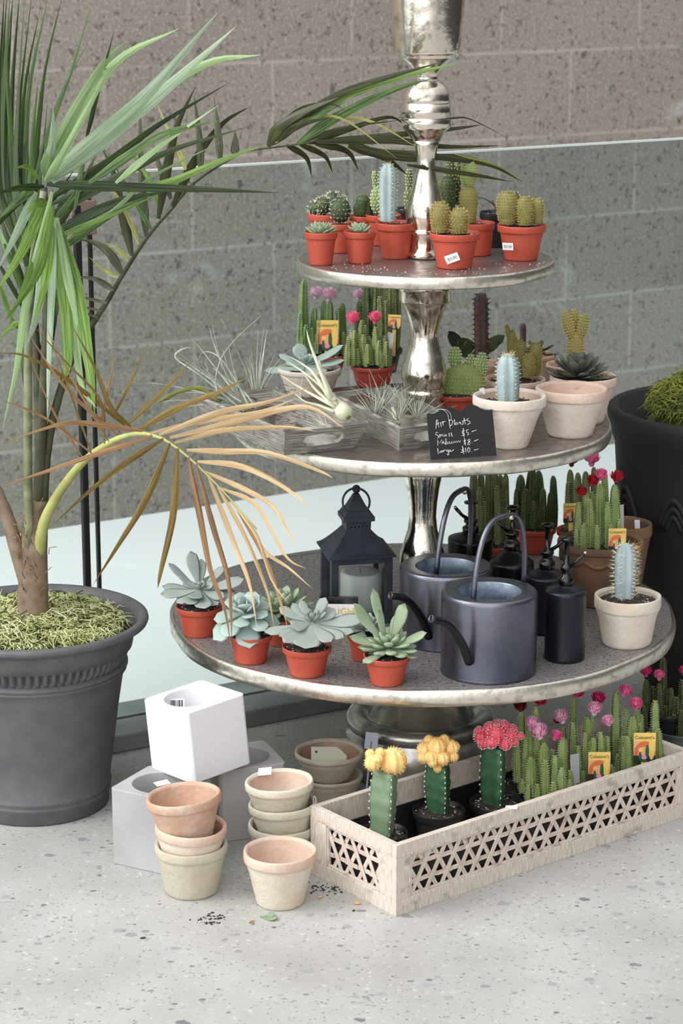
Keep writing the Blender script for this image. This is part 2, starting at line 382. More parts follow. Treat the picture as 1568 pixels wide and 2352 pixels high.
def facing(p, n, up=(0, 0, 1)):        # local x right, y up, z = n
    n = V(n).normalized(); x = V(up).cross(n).normalized(); y = n.cross(x)
    return Matrix(((x.x, y.x, n.x, p[0]), (x.y, y.y, n.y, p[1]), (x.z, y.z, n.z, p[2]), (0, 0, 0, 1)))

# ------------------------------------------------------------------ setting
def struct(name, mb, mats, bevel=0):
    o = make(name, mb, mats, bevel=bevel); o['kind'] = 'structure'; return o
G0, G1 = W(294, 1726, 0), W(798, 1628, 0); GD = (G1 - G0).normalized(); GN = V((-GD.y, GD.x, 0))
GB = basis(G0, GD)                         # x along the railing, y away from camera
def gpt(u, v, z=0): return GB @ V((u, v, z))
mb = MB(); q = [gpt(-6, 0), gpt(6, 0)]
mb.add([(-5, -1, 0), (5.5, -1, 0), gpt(6, .06), gpt(-6, .06), (-5, -1, -.1), (5.5, -1, -.1), gpt(6, .06, -.1), gpt(-6, .06, -.1)], [(0, 1, 2, 3), (7, 6, 5, 4), (0, 4, 5, 1), (1, 5, 6, 2), (2, 6, 7, 3), (3, 7, 4, 0)], 0, False)
struct('floor', mb, terr)
mb = MB(); mb.box(T(gpt(1, .085, 0)) @ Rz(math.atan2(GD.y, GD.x)), 8, .17, .035); struct('trim_1', mb, 'curb', .004)
Wa, Wb = W(0, 1233, 0), W(931, 1092, 0); WD = (Wb - Wa).normalized(); WBm = basis(Wa, WD)
mb = MB(); mb.add([gpt(-5, .17, 0), gpt(7, .17, 0), WBm @ V((8, .1, 0)), WBm @ V((-5, .1, 0)), gpt(-5, .17, -.1), gpt(7, .17, -.1), WBm @ V((8, .1, -.1)), WBm @ V((-5, .1, -.1))],
                 [(0, 1, 2, 3), (7, 6, 5, 4), (0, 4, 5, 1), (1, 5, 6, 2), (2, 6, 7, 3), (3, 7, 4, 0)], 0, False)
struct('floor_outside', mb, 'pavement')
mb = MB(); mb.box(T((0, 0, 0)), 14, .2, 3.2)
o = struct('wall_back', mb, mwall); o.location = WBm @ V((2, .1, 0)); o.rotation_euler = (0, 0, math.atan2(WD.y, WD.x))

# glass railing
zt = WP(784, 367, G0 + GN * .085, GN).z
gp = gpt(0, .085, .035); rt = thing('glass_railing', 'tall clear glass guard railing with black posts in front of the block wall', 'railing', gp)
for a, b in ((-3.2, .46 - 1.1), (-.62, 4.2)):
    mb = MB(); mb.box(T(gpt((a + b) / 2, .085, .035)) @ Rz(math.atan2(GD.y, GD.x)), b - a, .012, zt - .035); g = make('glass_pane', mb, 'guard_glass', rt)
    mb = MB(); mb.box(T(gpt((a + b) / 2, .085, zt)) @ Rz(math.atan2(GD.y, GD.x)), b - a, .013, .0035); make('pane_edge', mb, 'glass_edge', g)
n0 = GN; pt = WP(190, 470, gpt(0, .05), GN); pb = WP(202, 1400, gpt(0, .05), GN)
ub = (pb - G0).dot(GD)
mb = MB(); mb.box(T(gpt(ub, .05, .035)) @ Rz(math.atan2(GD.y, GD.x)), .0125, .0125, pt.z - .035); make('post', mb, 'black_paint', rt, bevel=.002)
mb = MB(); mb.box(T(gpt(ub + .024, .05, .035)) @ Rz(math.atan2(GD.y, GD.x)), .006, .008, pt.z + .02 - .035); make('post', mb, 'black_paint', rt)
for py in (480, 525, 1380):
    c = WP(200, py, gpt(0, .06), GN); mb = MB(); mb.box(T(gpt(ub + .012, .06, c.z - .01)) @ Rz(math.atan2(GD.y, GD.x)), .05, .03, .028); make('clamp', mb, 'clamp', rt, bevel=.003)

# ------------------------------------------------------------------ tiered stand
SX, SY = .144, 3.964; Z1, Z2, Z3 = .300, .647, .933; R1, R2, R3 = .452, .331, .2215
st = thing('tiered_stand', 'tall three-tier silver display stand with turned column and round shelves', 'stand', (SX, SY, 0))
def zax(py): return WY(975, py, SY).z
def rax(px, z): return M2(px, (SX, SY, z))
def shelf(z, r, th, seed, topm):
    rr = random.Random(seed); ph = [rr.random() * 6 for _ in range(3)]
    def wob(rad, zz, a, j): return rad * (1 + .004 * math.sin(5 * a + ph[0]) + .003 * math.sin(9 * a + ph[1]) + (.002 * math.sin(17 * a + j) if j < 6 else 0))
    mb = MB(); mb.lathe((SX, SY, z), [(.03, -th * .8), (r * .93, -th * .9), (r * .985, -th), (r * .997, -th * .9), (r, -th * .5), (r * .998, -.004), (r * .992, -.0005), (r * .985, -.0006)], 128, 0, wob)
    mb.lathe((SX, SY, z), [(r * .985, -.0006), (r * .975, 0), (r * .6, 0), (.02, 0)], 128, 1, wob)
    o = make('shelf', mb, ['rim_metal', topm], st)
    return o
shelf(Z1, R1, .030, 1, 'shelf_dusty'); shelf(Z2, R2, .025, 2, 'shelf_top'); shelf(Z3, R3, .0215, 3, 'shelf_top')
def colpart(name, prof, m='silver'):
    pr = [(rax(r, zax(y)), zax(y)) for r, y in prof]
    pr = [(r, z) for r, z in pr]
    mb = MB(); mb.lathe((SX, SY, 0), [(1e-4, pr[0][1])] + pr + [(1e-4, pr[-1][1])], 64); return make(name, mb, m, st)
colpart('finial_bowl', [(80, -150), (96, -150), (92, -60), (87, 0), (82, 60), (76, 118), (75, 122), (66, 125), (67, 130), (64, 133), (46, 148), (32, 162), (27, 172), (25, 178), (30, 186)])
colpart('column_knob', [(24, 178), (27, 184), (40, 192), (50, 204), (53, 212), (55, 216), (55, 234), (54, 236), (57, 238), (57.5, 266), (55, 268), (57, 271), (56, 292), (50, 297), (42, 306), (32, 322)])
mbp = [(33, 318), (28, 335), (24, 352), (22, 375), (24, 395), (30, 420), (38, 450), (44, 475), (46, 495), (43, 512), (37, 522), (38, 527), (40, 530), (39, 536), (33, 540), (34, 575), (42, 582), (42, 590)]
colpart('column', mbp)
colpart('column', [(63, 640), (63, 663), (59, 666), (59, 688), (55, 694), (50, 700), (42, 722), (35, 745), (32, 768), (34, 790), (42, 815), (50, 842), (52, 860), (48, 882), (42, 888), (46, 895), (48, 905), (40, 915), (52, 940), (52, 962)])
colpart('column', [(48, 1062), (44, 1092), (38, 1120), (33, 1155), (31, 1185), (34, 1215), (42, 1240), (51, 1272), (55, 1300), (53, 1330), (46, 1345), (50, 1352), (52, 1370), (60, 1410), (60, 1420)])
mb = MB(); c = (SX, SY, 0)
mb.lathe(c, [(1e-4, 0), (.134, 0), (.137, .012), (.137, .076), (.131, .081), (.1315, .084)], 72)
mb.lathe(c, [(.131, .083), (.1355, .087), (.1365, .096), (.131, .106), (.120, .111), (.108, .108), (.100, .098), (.094, .100), (.080, .125), (.055, .150), (.045, .185), (.050, .23), (.075, .262), (.09, .274)], 72)
make('base', mb, 'base_metal', st)
# small chips of soil spilled on shelves are left to the material

# ------------------------------------------------------------------ pots
def pot_spec(cx, yb, rb, rt, yr, z):
    """px centre, px bottom-front, px base and rim half widths, px rim-ellipse centre -> loc, base r, rim r, height"""
    f = W(cx, yb, z); d = M2(1, f); loc = f + V((f.x, f.y, 0)).normalized() * rb * d
    zr = WY(cx, yr, loc.y).z
    return V((loc.x, loc.y, z)), rb * M2(1, loc), rt * M2(1, loc), zr - z
def nursery_pot(loc, rb, rt, h, root, m='red_plastic', fill=.86):
    lip = h * .2
    mb = MB(); rm = rb + (rt * .93 - rb) * .8
    mb.lathe(loc, [(1e-4, .0005), (rb * .96, .0005), (rb * .99, .001), (rb, .003), ((rb + rm) / 2, (h - lip) / 2), (rm * .998, h - lip - .0025), (rm, h - lip - .0003), (rt * .975, h - lip), (rt * .99, h - lip + .0012), (rt, h - .003), (rt, h - .0012), (rt * .985, h), (rt * .95, h - .0008), (min(rt * .93, rm * .985), h * .84)], 48)
    p = make('pot', mb, m, root); soil(loc, rt * .935, h * fill, root); return p
def soil(loc, r, z, root, m=('soil', 'perlite'), dots=110):
    mb = MB(); rr = random.Random(int(loc[0] * 1e4))
    mb.lathe(loc, [(r, z), (r * .8, z + r * .06), (r * .5, z + r * .1), (r * .2, z + r * .12), (1e-4, z + r * .12)], 26, 0, lambda q, zz, a, j: q * (1 + .02 * math.sin(7 * a + j)))
    for i in range(dots):
        a = rr.random() * 6.28; k = rr.random() ** .5 * r * .92; s = rr.uniform(.0006, .0019)
        mb.ball(T(V(loc) + V((k * math.cos(a), k * math.sin(a), z + r * .07))), s * 1.3, s, s * .7, 5, 3, 1 if rr.random() < .4 else 0)
    return make('soil', mb, list(m), root)
def clay_mesh(loc, rb, rt, h, tilt=0, lip=.2, seed=0, wallt=.115, inner=True, lipx=.045):
    rr = random.Random(seed); ph = rr.random() * 6; L = h * lip; M = Matrix.Rotation(tilt, 4, 'Y') @ Matrix.Rotation(tilt * .3, 4, 'X')
    rs = rb + (rt - rb) * .84 * (1 - lip * .3); rs = min(rs, rt * (1 - lipx)); ri = rt * (1 - wallt)
    def wob(r, z, a, j): return r * (1 + .010 * math.sin(3 * a + ph) + .006 * math.sin(7 * a + ph * 2 + z * 50) + .004 * math.sin(19 * a + j * 2))
    mb = MB(); mb.lathe(loc, [(1e-4, 0), (rb * .93, 0), (rb * .985, .002), (rb * 1.01, .006), (rb + (rs - rb) * .33, h * .3), (rb + (rs - rb) * .68, h * .58), (rs * .998, h - L - .004), (rs, h - L - .001)], 56, 0, wob, M)
    mb.lathe(loc, [(rs, h - L - .001), (rt * .99, h - L + .001), (rt * 1.0, h - L + .004), (rt * 1.003, h - L * .5), (rt, h - .003), (rt * .985, h - .0005), (rt * .96, h), (ri * 1.02, h - .0015), (ri * .985, h - .005)], 56, 1, wob, M)
    mb.lathe(loc, [(ri * .985, h - .005), (min(ri * .95, rs - rt * .06), h * .8), (rb + (rs - rb) * .68 - rt * wallt * .9, h * .58), (rb + (rs - rb) * .2 - rt * wallt, h * .18), (rb * .7, h * .1), (1e-4, h * .09)], 56, 2, wob, M)
    return mb

# ------------------------------------------------------------------ cacti, flowers, leaves
def stem(root, p0, p1, r, ribs=5, dep=.35, m=('cactus_green', 'spine_white'), step=.005, sl=.0018, sr=.0005, tuft=2, waist=.82, name='stem', bend=0, n_ang=None, rings=14, rough=0, point=False):
    p0, p1 = V(p0), V(p1); ax = p1 - p0; L = ax.length; d = ax.normalized(); a0 = d.orthogonal().normalized(); b0 = d.cross(a0); ph = R.random() * 6
    na = n_ang or ribs * 4; mb = MB(); vs = []; bv = V((R.uniform(-1, 1), R.uniform(-1, 1), 0)) * bend * L
    dome = min(.45, r * 1.6 / L)
    def rad(t):
        if point: u_ = max(0, (t - .35) / .65); return r * (.86 + .14 * math.sin(min(1, t * 2.2) * PI / 2)) * (1 - .42 * u_ ** 1.3) * math.sqrt(max(0, 1 - max(0, (t - 1 + dome) / dome) ** 2.4))
        k = waist + (1 - waist) * math.sin(min(1, t * 1.15) * PI * .62)
        if t > 1 - dome: u = (t - (1 - dome)) / dome; k *= math.sqrt(max(0, 1 - u ** 2.2))
        return r * k
    def cen(t): return p0 + ax * t + bv * math.sin(t * PI)
    ts = [i / (rings - 5) * (1 - dome) for i in range(rings - 4)] + [1 - dome + dome * k for k in (.35, .62, .83, .95, 1)]
    for t in ts:
        rr = rad(t) * (1 + rough * math.sin(t * L / step * 2 * PI / 1.0)) + 1e-5
        for i in range(na):
            a = 2 * PI * i / na + ph; f = 1 - dep * abs(math.sin(ribs * (a - ph) / 2)) ** .8
            vs.append(cen(t) + (a0 * math.cos(a) + b0 * math.sin(a)) * rr * f)
    n = na; fs = [(j * n + i, j * n + (i + 1) % n, (j + 1) * n + (i + 1) % n, (j + 1) * n + i) for j in range(len(ts) - 1) for i in range(n)]
    mb.add(vs, fs, 0); k = max(2, int(L / step))
    for q in range(k):
        t = (q + .6) / k
        for w in range(ribs):
            a = 2 * PI * w / ribs + ph; o = a0 * math.cos(a) + b0 * math.sin(a); rr = rad(t)
            p = cen(t) + o * rr * .99
            for _ in range(tuft):
                dd = o + V((R.uniform(-1, 1), R.uniform(-1, 1), R.uniform(-.6, .9))) * .75; mb.spine(p, dd, sl * R.uniform(.7, 1.4), sr)
    return make(name, mb, list(m), root)
def warty(root, p0, p1, r, m=('cactus_yellow', 'spine_gold'), sp=.0042, sl=.0042, sr=.0004, tuft=7, name='stem', ball=False, rx=1., bumps=.05, face=None):
    """mammillaria column, ball or flat pad: smooth body with spiral rows of spine tufts"""
    p0, p1 = V(p0), V(p1); ax = p1 - p0; L = ax.length; d = ax.normalized()
    side = V((1, 0, 0)) if face is None else face; b0 = d.cross(side).normalized(); a0 = b0.cross(d).normalized()
    mb = MB(); N = 20; J = 14; vs = []
    def prof(t):
        if ball: return max(0, 1 - (2 * t - 1) ** 2) ** .5
        return (.80 + .25 * math.sin(t * 2.4)) * math.sqrt(max(0, 1 - max(0, (t - .62) / .38) ** 2.4)) * (1 if t > .05 else .94)
    for j in range(J + 1):
        t = j / J if not ball else (1 - math.cos(PI * j / J)) / 2
        k = prof(t) * r + 1e-5
        for i in range(N):
            a = 2 * PI * i / N; vs.append(p0 + ax * t + a0 * math.cos(a) * k * (1 + bumps * math.sin(3 * a + j * 2)) + b0 * math.sin(a) * k * rx)
    mb.add(vs, [(j * N + i, j * N + (i + 1) % N, (j + 1) * N + (i + 1) % N, (j + 1) * N + i) for j in range(J) for i in range(N)], 0)
    rows = max(3, int(L / sp)); per = max(4, int(2 * PI * r / sp))
    for q in range(rows):
        t = (q + .5) / rows; k = prof(t) * r; pr = max(3, int(per * max(.3, prof(t))))
        for i in range(pr):
            a = 2 * PI * (i + .5 * (q % 2)) / pr; o = a0 * math.cos(a) + b0 * math.sin(a) * rx
            nrm = (a0 * math.cos(a) + b0 * math.sin(a) / max(rx, .35) + d * (max(0, t - .55) * 2 if not ball else (2 * t - 1) * 1.2)).normalized()
            p = p0 + ax * t + o * k * 1.0
            s = sp * .24; mb.ball(T(p), s, s, s, 5, 3, 1 if tuft and q % 1 == 0 and sl < .0016 else 0)
            for _ in range(tuft): mb.spine(p, nrm + V((R.uniform(-1, 1), R.uniform(-1, 1), R.uniform(-1, 1))) * .8, sl * R.uniform(.6, 1.2), sr)
    return make(name, mb, list(m), root)
def flower(root, p, r, m='flower_pink', up=(0, 0, 1)):
    mb = MB(); p = V(p); up = V(up).normalized(); a0 = up.orthogonal().normalized(); b0 = up.cross(a0)
    for lay, (cnt, tilt, L) in enumerate(((11, .15, .95), (16, .42, 1.1), (18, .75, 1.1), (18, 1.1, 1.0))):
        for i in range(cnt):
            a = 2 * PI * (i + R.random() * .6) / cnt; o = a0 * math.cos(a) + b0 * math.sin(a); tl = tilt + R.uniform(-.12, .12)
            d1 = up * math.cos(tl * .7) + o * math.sin(tl * .7); d2 = up * math.cos(tl * .45) + o * math.sin(tl * .45)
            q0 = p + o * r * .08; q1 = q0 + (o * math.sin(tl) + up * math.cos(tl)) * r * L * .6; q2 = q1 + d2 * r * L * .55
            sd = up.cross(o).normalized() * r * .14
            mb.add([q0 - sd * .5, q0 + sd * .5, q1 - sd, q1 + sd, q1.lerp(q2, .6) - sd * .7, q1.lerp(q2, .6) + sd * .7, q2], [(0, 1, 3, 2), (2, 3, 5, 4), (4, 5, 6)], 0, True)
    mb.ball(T(p - up * r * .05), r * .3, r * .3, r * .3, 8, 5, 0)
    return make('flower', mb, m, root)
def fleshy(mb, p, d, L, w, th, up=V((0, 0, 1)), mi=0, droop=.0, tipw=.66, cup=.25):
    """thick spoon-shaped leaf from p along d"""
    d = V(d).normalized(); sd = d.cross(up)
    sd = sd.normalized() if sd.length > 1e-3 else V((1, 0, 0)); nn = sd.cross(d).normalized(); vs = []; K = 9; N = 8
    for i in range(K):
        t = i / (K - 1); c = p + d * L * t + nn * (cup * L * (t * t - t) * 1.0) - V((0, 0, 1)) * droop * L * t * t
        k = (.22 + .78 * math.sin(min(1, t / tipw) * PI / 2) ** 2.1) if t < tipw else math.sqrt(max(0, 1 - ((t - tipw) / (1 - tipw)) ** 2)) * 1.0
        if t > .93: k = min(k, .42 if i < K - 1 else .02)
        for q in range(N):
            a = 2 * PI * q / N; x = math.cos(a) * w / 2 * k; y = math.sin(a) * th / 2 * (k * .8 + .2 if i < K - 1 else .05) + cup * .55 * x * x / max(w / 2, 1e-6)
            vs.append(c + sd * x + nn * y)
    fs = [(j * N + i, j * N + (i + 1) % N, (j + 1) * N + (i + 1) % N, (j + 1) * N + i) for j in range(K - 1) for i in range(N)]
    fs += [tuple(range(N - 1, -1, -1)), tuple((K - 1) * N + i for i in range(N))]
    mb.add(vs, fs, mi)
def rosette(mb, c, R0, n, w, th, e0=1.3, e1=.05, L0=.3, seed=0, droop=.1, mi=0, ph=0, tipw=.66, ax=None, cup=.25):
    rr = random.Random(seed); Q = ax if ax else Matrix.Identity(4)
    for i in range(n):
        t = i / (n - 1); a = i * 2.39996 + ph + rr.uniform(-.15, .15); el = e0 + (e1 - e0) * t ** .8 + rr.uniform(-.1, .1); L = R0 * (L0 + (1 - L0) * t ** .7) * rr.uniform(.88, 1.08)
        d = Q @ V((math.cos(a) * math.cos(el), math.sin(a) * math.cos(el), math.sin(el)))
        up = Q @ V((0, 0, 1)); fleshy(mb, V(c) - up * R0 * .08 * t, d, L, w * (.5 + .5 * t) * rr.uniform(.85, 1.1), th, up, mi, droop * t, tipw, cup)
def air_plant(name, base, dr, L, n, spread, label, r=.0016, curl=.5, bulb=0, grp=None, seed=0, m='air_plant', loc=None, extra=()):
    rr = random.Random(seed); base = V(base); dr = V(dr).normalized(); a0 = dr.orthogonal().normalized(); b0 = dr.cross(a0)
    t = thing(name, label, 'air plant', base, grp); mb = MB()
    for i in range(n):
        a = i * 2.4 + rr.random(); s = spread * (i / n) ** .6; d = (dr + (a0 * math.cos(a) + b0 * math.sin(a)) * s).normalized(); l = L * rr.uniform(.55, 1.1)
        cv = (a0 * math.cos(a) + b0 * math.sin(a)) * rr.uniform(-.2, 1) * curl * l + V((0, 0, rr.uniform(-.5, .25) * curl * l)); pts = []
        for k in range(8):
            u = k / 7; p = base + d * (l * u + bulb * .6) + cv * u * u; p.z = max(p.z, base.z - .004 + .002 * u); pts.append(p)
        mb.tube(pts, [1.35 * r * (1 - u / 7.2) * (1.6 if u < 1 else 1) + .00025 for u in range(8)], 5, 0, .5)
    for px in extra:
        wp = spline([WY(x, y, base.y + .01 * (k - 2)) for k, (x, y) in enumerate(px)], 18); mb.tube(wp, [.0036 * (1 - k / 19.5) + .0004 for k in range(19)], 6, 0, .5)
    make('leaves', mb, m, t)
    if bulb:
        mb = MB(); q = dr.to_track_quat('Z', 'Y').to_matrix().to_4x4()
        mb.lathe(base - dr * bulb * .3, [(1e-4, -.002), (bulb * .25, 0), (bulb * .62, bulb * .25), (bulb * .8, bulb * .8), (bulb * .68, bulb * 1.6), (bulb * .45, bulb * 2.6), (bulb * .3, bulb * 3.6)], 18, 0, lambda q_, z, a, j: q_ * (1 + .06 * math.sin(4 * a + j)), q)
        bo = make('bulb', mb, 'air_bulb', t); mb = MB(); mb.lathe(base - dr * bulb * .3, [(1e-4, -.004), (bulb * .12, -.0035), (bulb * .27, 0), (bulb * .3, .001)], 10, 0, None, q); make('root_scar', mb, 'dry_twig', bo)
    return t
def plant_tag(root, p, n, w, h, spike=.02, full=True):
    """little card with rounded top printed with lettering, an arch and cacti; p = bottom centre of the card"""
    F = facing(p, n); mb = MB(); th = .0006
    def quad(x0, y0, x1, y1, z, mi): mb.add([F @ V((x0 * w, y0 * h, z)), F @ V((x1 * w, y0 * h, z)), F @ V((x1 * w, y1 * h, z)), F @ V((x0 * w, y1 * h, z))], [(0, 1, 2, 3)], mi, False)
    mb.box(F @ T((0, h / 2, -th)) , w, h, th, 0)
    mb.box(F @ T((0, -spike / 2, -th)), w * .28, spike, th, 0)
    def disc(cx, cy, rx, ry, z, mi, a0=0, a1=2 * PI, n_=14, r0=0):
        vs = []; fs = []
        for i in range(n_ + 1):
            a = a0 + (a1 - a0) * i / n_
            vs += [F @ V(((cx + rx * r0 * math.cos(a)) * w, (cy + ry * r0 * math.sin(a)) * h, z)), F @ V(((cx + rx * math.cos(a)) * w, (cy + ry * math.sin(a)) * h, z))]
        fs = [(2 * i, 2 * i + 1, 2 * i + 3, 2 * i + 2) for i in range(n_)]; mb.add(vs, fs, mi, False)
    if full:
        quad(-.5, 0, .5, .22, .0002, 4)
        quad(-.5, .22, .5, .70, .0002, 5)
        disc(0, .22, .5, .50, .0004, 2, 0, PI, 16, .62)
        disc(.32, .45, .14, .38, .0005, 1); disc(-.18, .42, .10, .08, .0006, 1)
        disc(.12, .36, .085, .24, .0008, 3); disc(-.2, .20, .06, .16, .0008, 3); disc(-.02, .06, .14, .07, .0008, 3); disc(-.02, .16, .12, .07, .001, 6)
    card = make('plant_tag', mb, ['tag_yellow', 'tag_yellow', 'tag_orange', 'tag_green', 'tag_dark', 'tag_peach', 'tag_pink'] if full else ['tag_back'] * 7, root)
    if full:
        mb = MB(); add_text(mb, "Colasanti's", F @ T((0, h * .84, .0009)), w * .205, 0); make('lettering', mb, 'tag_brown', card)
    return card
def sticker(root, p, n, w, h, ang=0, body='$3.00', m='paper_white', name='price_sticker'):
    F = facing(p, n) @ Rz(ang); mb = MB(); mb.box(F, w, h, .0005); s = make(name, mb, m, root)
    if body: mb = MB(); add_text(mb, body, F @ T((0, 0, .0009)), h * .5, 0); make('lettering', mb, 'ink_grey', s)
    return s
def potted(label, cx, yb, rb, rt, yr, z, pot='red', group=None, name='potted_cactus', cat='cactus', fill=None, **kw):
    loc, rbm, rtm, h = pot_spec(cx, yb, rb, rt, yr, z)
    t = thing(name, label, cat, loc, group)
    if pot in ('red', 'dark'): nursery_pot(loc, rbm, rtm, h, t, 'red_plastic' if pot == 'red' else 'dark_plastic', fill or .88)
    else:
        mb = clay_mesh(loc, rbm, rtm, h, seed=int(cx), **kw); ms = pot if isinstance(pot, (tuple, list)) else [pot] * 3
        make('pot', mb, ms, t); soil(loc, rtm * .86, h * (fill or .78), t)
    return t, loc, rbm, rtm, h
def up_at(loc, x, y, dy=0): return WY(x, y, loc.y + dy)

# ================================================================== TOP TIER
gt = 'small potted cacti on the top shelf'
t, l, rb, rt, h = potted('small pale green pointed rosette in red pot at far left of the top shelf', 737, 611, 26, 38, 531, Z3, group=gt, name='potted_succulent', cat='succulent')
mb = MB(); rosette(mb, l + V((0, 0, h * .94)), M2(42, l), 36, .014, .004, 1.35, .3, .6, 3, 0, tipw=.42); make('leaf_rosette', mb, 'rosette_green', t)
t, l, rb, rt, h = potted('smallest red pot with a tight pointed green rosette, second from left on the top shelf', 826, 607, 26, 37, 530, Z3, group=gt, name='potted_succulent', cat='succulent')
mb = MB(); rosette(mb, l + V((0, 0, h * .94)), M2(37, l), 32, .012, .004, 1.4, .45, .6, 5, 0, tipw=.42); make('leaf_rosette', mb, 'rosette_green', t)
t, l, rb, rt, h = potted('dark cactus covered in long white hairs, red pot at back left of top shelf', 752, 566, 33, 46, 489, Z3, group=gt)
for x, y0, y1, r, dy in ((742, 492, 452, 19, 0), (765, 494, 440, 17, .01), (722, 494, 462, 13, 0), (783, 492, 448, 13, .012)):
    warty(t, up_at(l, x, y0, dy), up_at(l, x, y1, dy), M2(r, l), ('cactus_deep', 'spine_white'), .006, .009, .0004, 4, ball=True)
t, l, rb, rt, h = potted('red pot with a round dark ball cactus dotted with white spines, on the top shelf', 783, 583, 28, 40, 511, Z3, group=gt)
warty(t, up_at(l, 782, 512), up_at(l, 781, 455), M2(24, l), ('cactus_deep', 'spine_white'), .0062, .0035, .0006, 5, ball=True)
t, l, rb, rt, h = potted('dark knobbly cactus in red pot tucked behind the second rosette on the top shelf', 838, 562, 26, 36, 494, Z3, group=gt)
for x, y1, r in ((833, 446, 15), (846, 458, 12), (822, 465, 10)): warty(t, up_at(l, x, 497), up_at(l, x, y1), M2(r, l), ('cactus_deep', 'spine_gold'), .006, .003, .0004, 3)
t, l, rb, rt, h = potted('red pot with one tall blue-grey ribbed column cactus left of the stand column', 908, 597, 31, 46, 510, Z3, group=gt)
stem(t, up_at(l, 890, 508), up_at(l, 891, 374), M2(20, l), 6, .4, ('cactus_blue', 'spine_white'), .006, .004, .0004, 4, .9)
mb = MB()
for i in range(16): a = R.random() * 6; mb.spine(up_at(l, 891, 379) + V((math.cos(a), math.sin(a), 0)) * .004, V((math.cos(a) * .4, math.sin(a) * .4, 1)), .009, .0005, 0)
make('crown_spines', mb, 'spine_gold', t)
t, l, rb, rt, h = potted('red pot holding a lime green pad cactus with a thin shoot behind the blue column', 880, 566, 28, 40, 492, Z3, group=gt)
warty(t, up_at(l, 866, 492), up_at(l, 866, 426), M2(16, l), ('cactus_lime', 'spine_white'), .006, .001, .0004, 1, ball=True, rx=.6, bumps=.02)
warty(t, up_at(l, 861, 430), up_at(l, 859, 391), M2(6, l), ('cactus_lime', 'spine_white'), .005, .001, .0003, 1, rx=.7, bumps=.02)
t, l, rb, rt, h = potted('dark potted cactus with one slim green ear standing directly behind the column', 938, 545, 24, 34, 478, Z3, group=gt, pot='dark')
warty(t, up_at(l, 936, 482), up_at(l, 938, 430), M2(9, l), ('cactus_green', 'spine_white'), .006, .001, .0003, 1, rx=.7, bumps=.02)
warty(t, up_at(l, 938, 434), up_at(l, 939, 386), M2(8, l), ('cactus_green', 'spine_white'), .005, .001, .0003, 1, rx=.7, bumps=.02)
# behind on the right
t, l, rb, rt, h = potted('red pot of tall bunny ear cacti behind the front stickered pot on the top shelf', 1092, 590, 35, 43, 510, Z3, group=gt)
warty(t, up_at(l, 1075, 512), up_at(l, 1075, 424), M2(20, l), ('cactus_ear', 'spine_gold'), .0055, .0018, .0004, 2, rx=.7)
warty(t, up_at(l, 1066, 430, .004), up_at(l, 1071, 364, .004), M2(12, l), ('cactus_lime', 'spine_gold'), .0045, .0012, .0003, 2, ball=True, rx=.5, bumps=.02)
warty(t, up_at(l, 1079, 430, -.004), up_at(l, 1081, 368, -.004), M2(15, l), ('cactus_lime', 'spine_gold'), .0045, .0012, .0003, 2, ball=True, rx=.5, bumps=.02)
t, l, rb, rt, h = potted('dark column cactus in black pot leaning close to the right side of the column', 1036, 560, 26, 36, 486, Z3, group=gt, pot='dark')
warty(t, up_at(l, 1030, 488), up_at(l, 1027, 403), M2(17, l), ('cactus_deep', 'spine_gold'), .006, .0025, .0004, 4)
warty(t, up_at(l, 1037, 470, .012), up_at(l, 1034, 366, .012), M2(13, l), ('cactus_deep', 'spine_gold'), .006, .001, .0003, 1, rx=.6)
warty(t, up_at(l, 1051, 470, .01), up_at(l, 1053, 368, .01), M2(6, l), ('cactus_deep', 'spine_gold'), .006, .001, .0003, 1, rx=.7)
t, l, rb, rt, h = potted('front red pot with white price sticker and two fuzzy yellow cacti, top shelf', 1043, 620, 40, 58, 533, Z3, group=gt)
warty(t, up_at(l, 1011, 534), up_at(l, 1010, 462), M2(20, l), tuft=7, sp=.0044); warty(t, up_at(l, 1055, 536, -.006), up_at(l, 1053, 477, -.006), M2(20, l), tuft=7, sp=.0044)
sticker(t, up_at(l, 1038, 593, -.0385), V((-.1, -1, -.25)), M2(32, l), M2(20, l), .38)
t, l, rb, rt, h = potted('red pot with price sticker and three golden cacti at right end of top shelf', 1196, 601, 38, 56, 515, Z3, group=gt)
for x, y0, y1, r, dy in ((1165, 514, 438, 22, 0), (1206, 517, 450, 19, -.008), (1234, 514, 454, 14, 0), (1184, 512, 440, 11, .012)):
    warty(t, up_at(l, x, y0, dy), up_at(l, x - 1, y1, dy), M2(r, l), ('cactus_deep' if r == 11 else 'cactus_yellow', 'spine_white' if r == 11 else 'spine_gold'), .0044, .0036, .0003, 7)
sticker(t, up_at(l, 1166, 566, -.034), V((-.45, -1, -.2)), M2(26, l), M2(17, l), .02)
t, l, rb, rt, h = potted('black plastic pot with a dark arching stem behind the golden cacti on the top shelf', 1140, 570, 30, 40, 486, Z3, group=gt, pot='dark')
mb = MB()
for pp in (((1150, 486), (1120, 460), (1095, 452)), ((1140, 486), (1132, 464), (1128, 462))): mb.tube(spline([up_at(l, *q) for q in pp], 8), .0011, 5)
make('stem', mb, 'euphorbia', t)

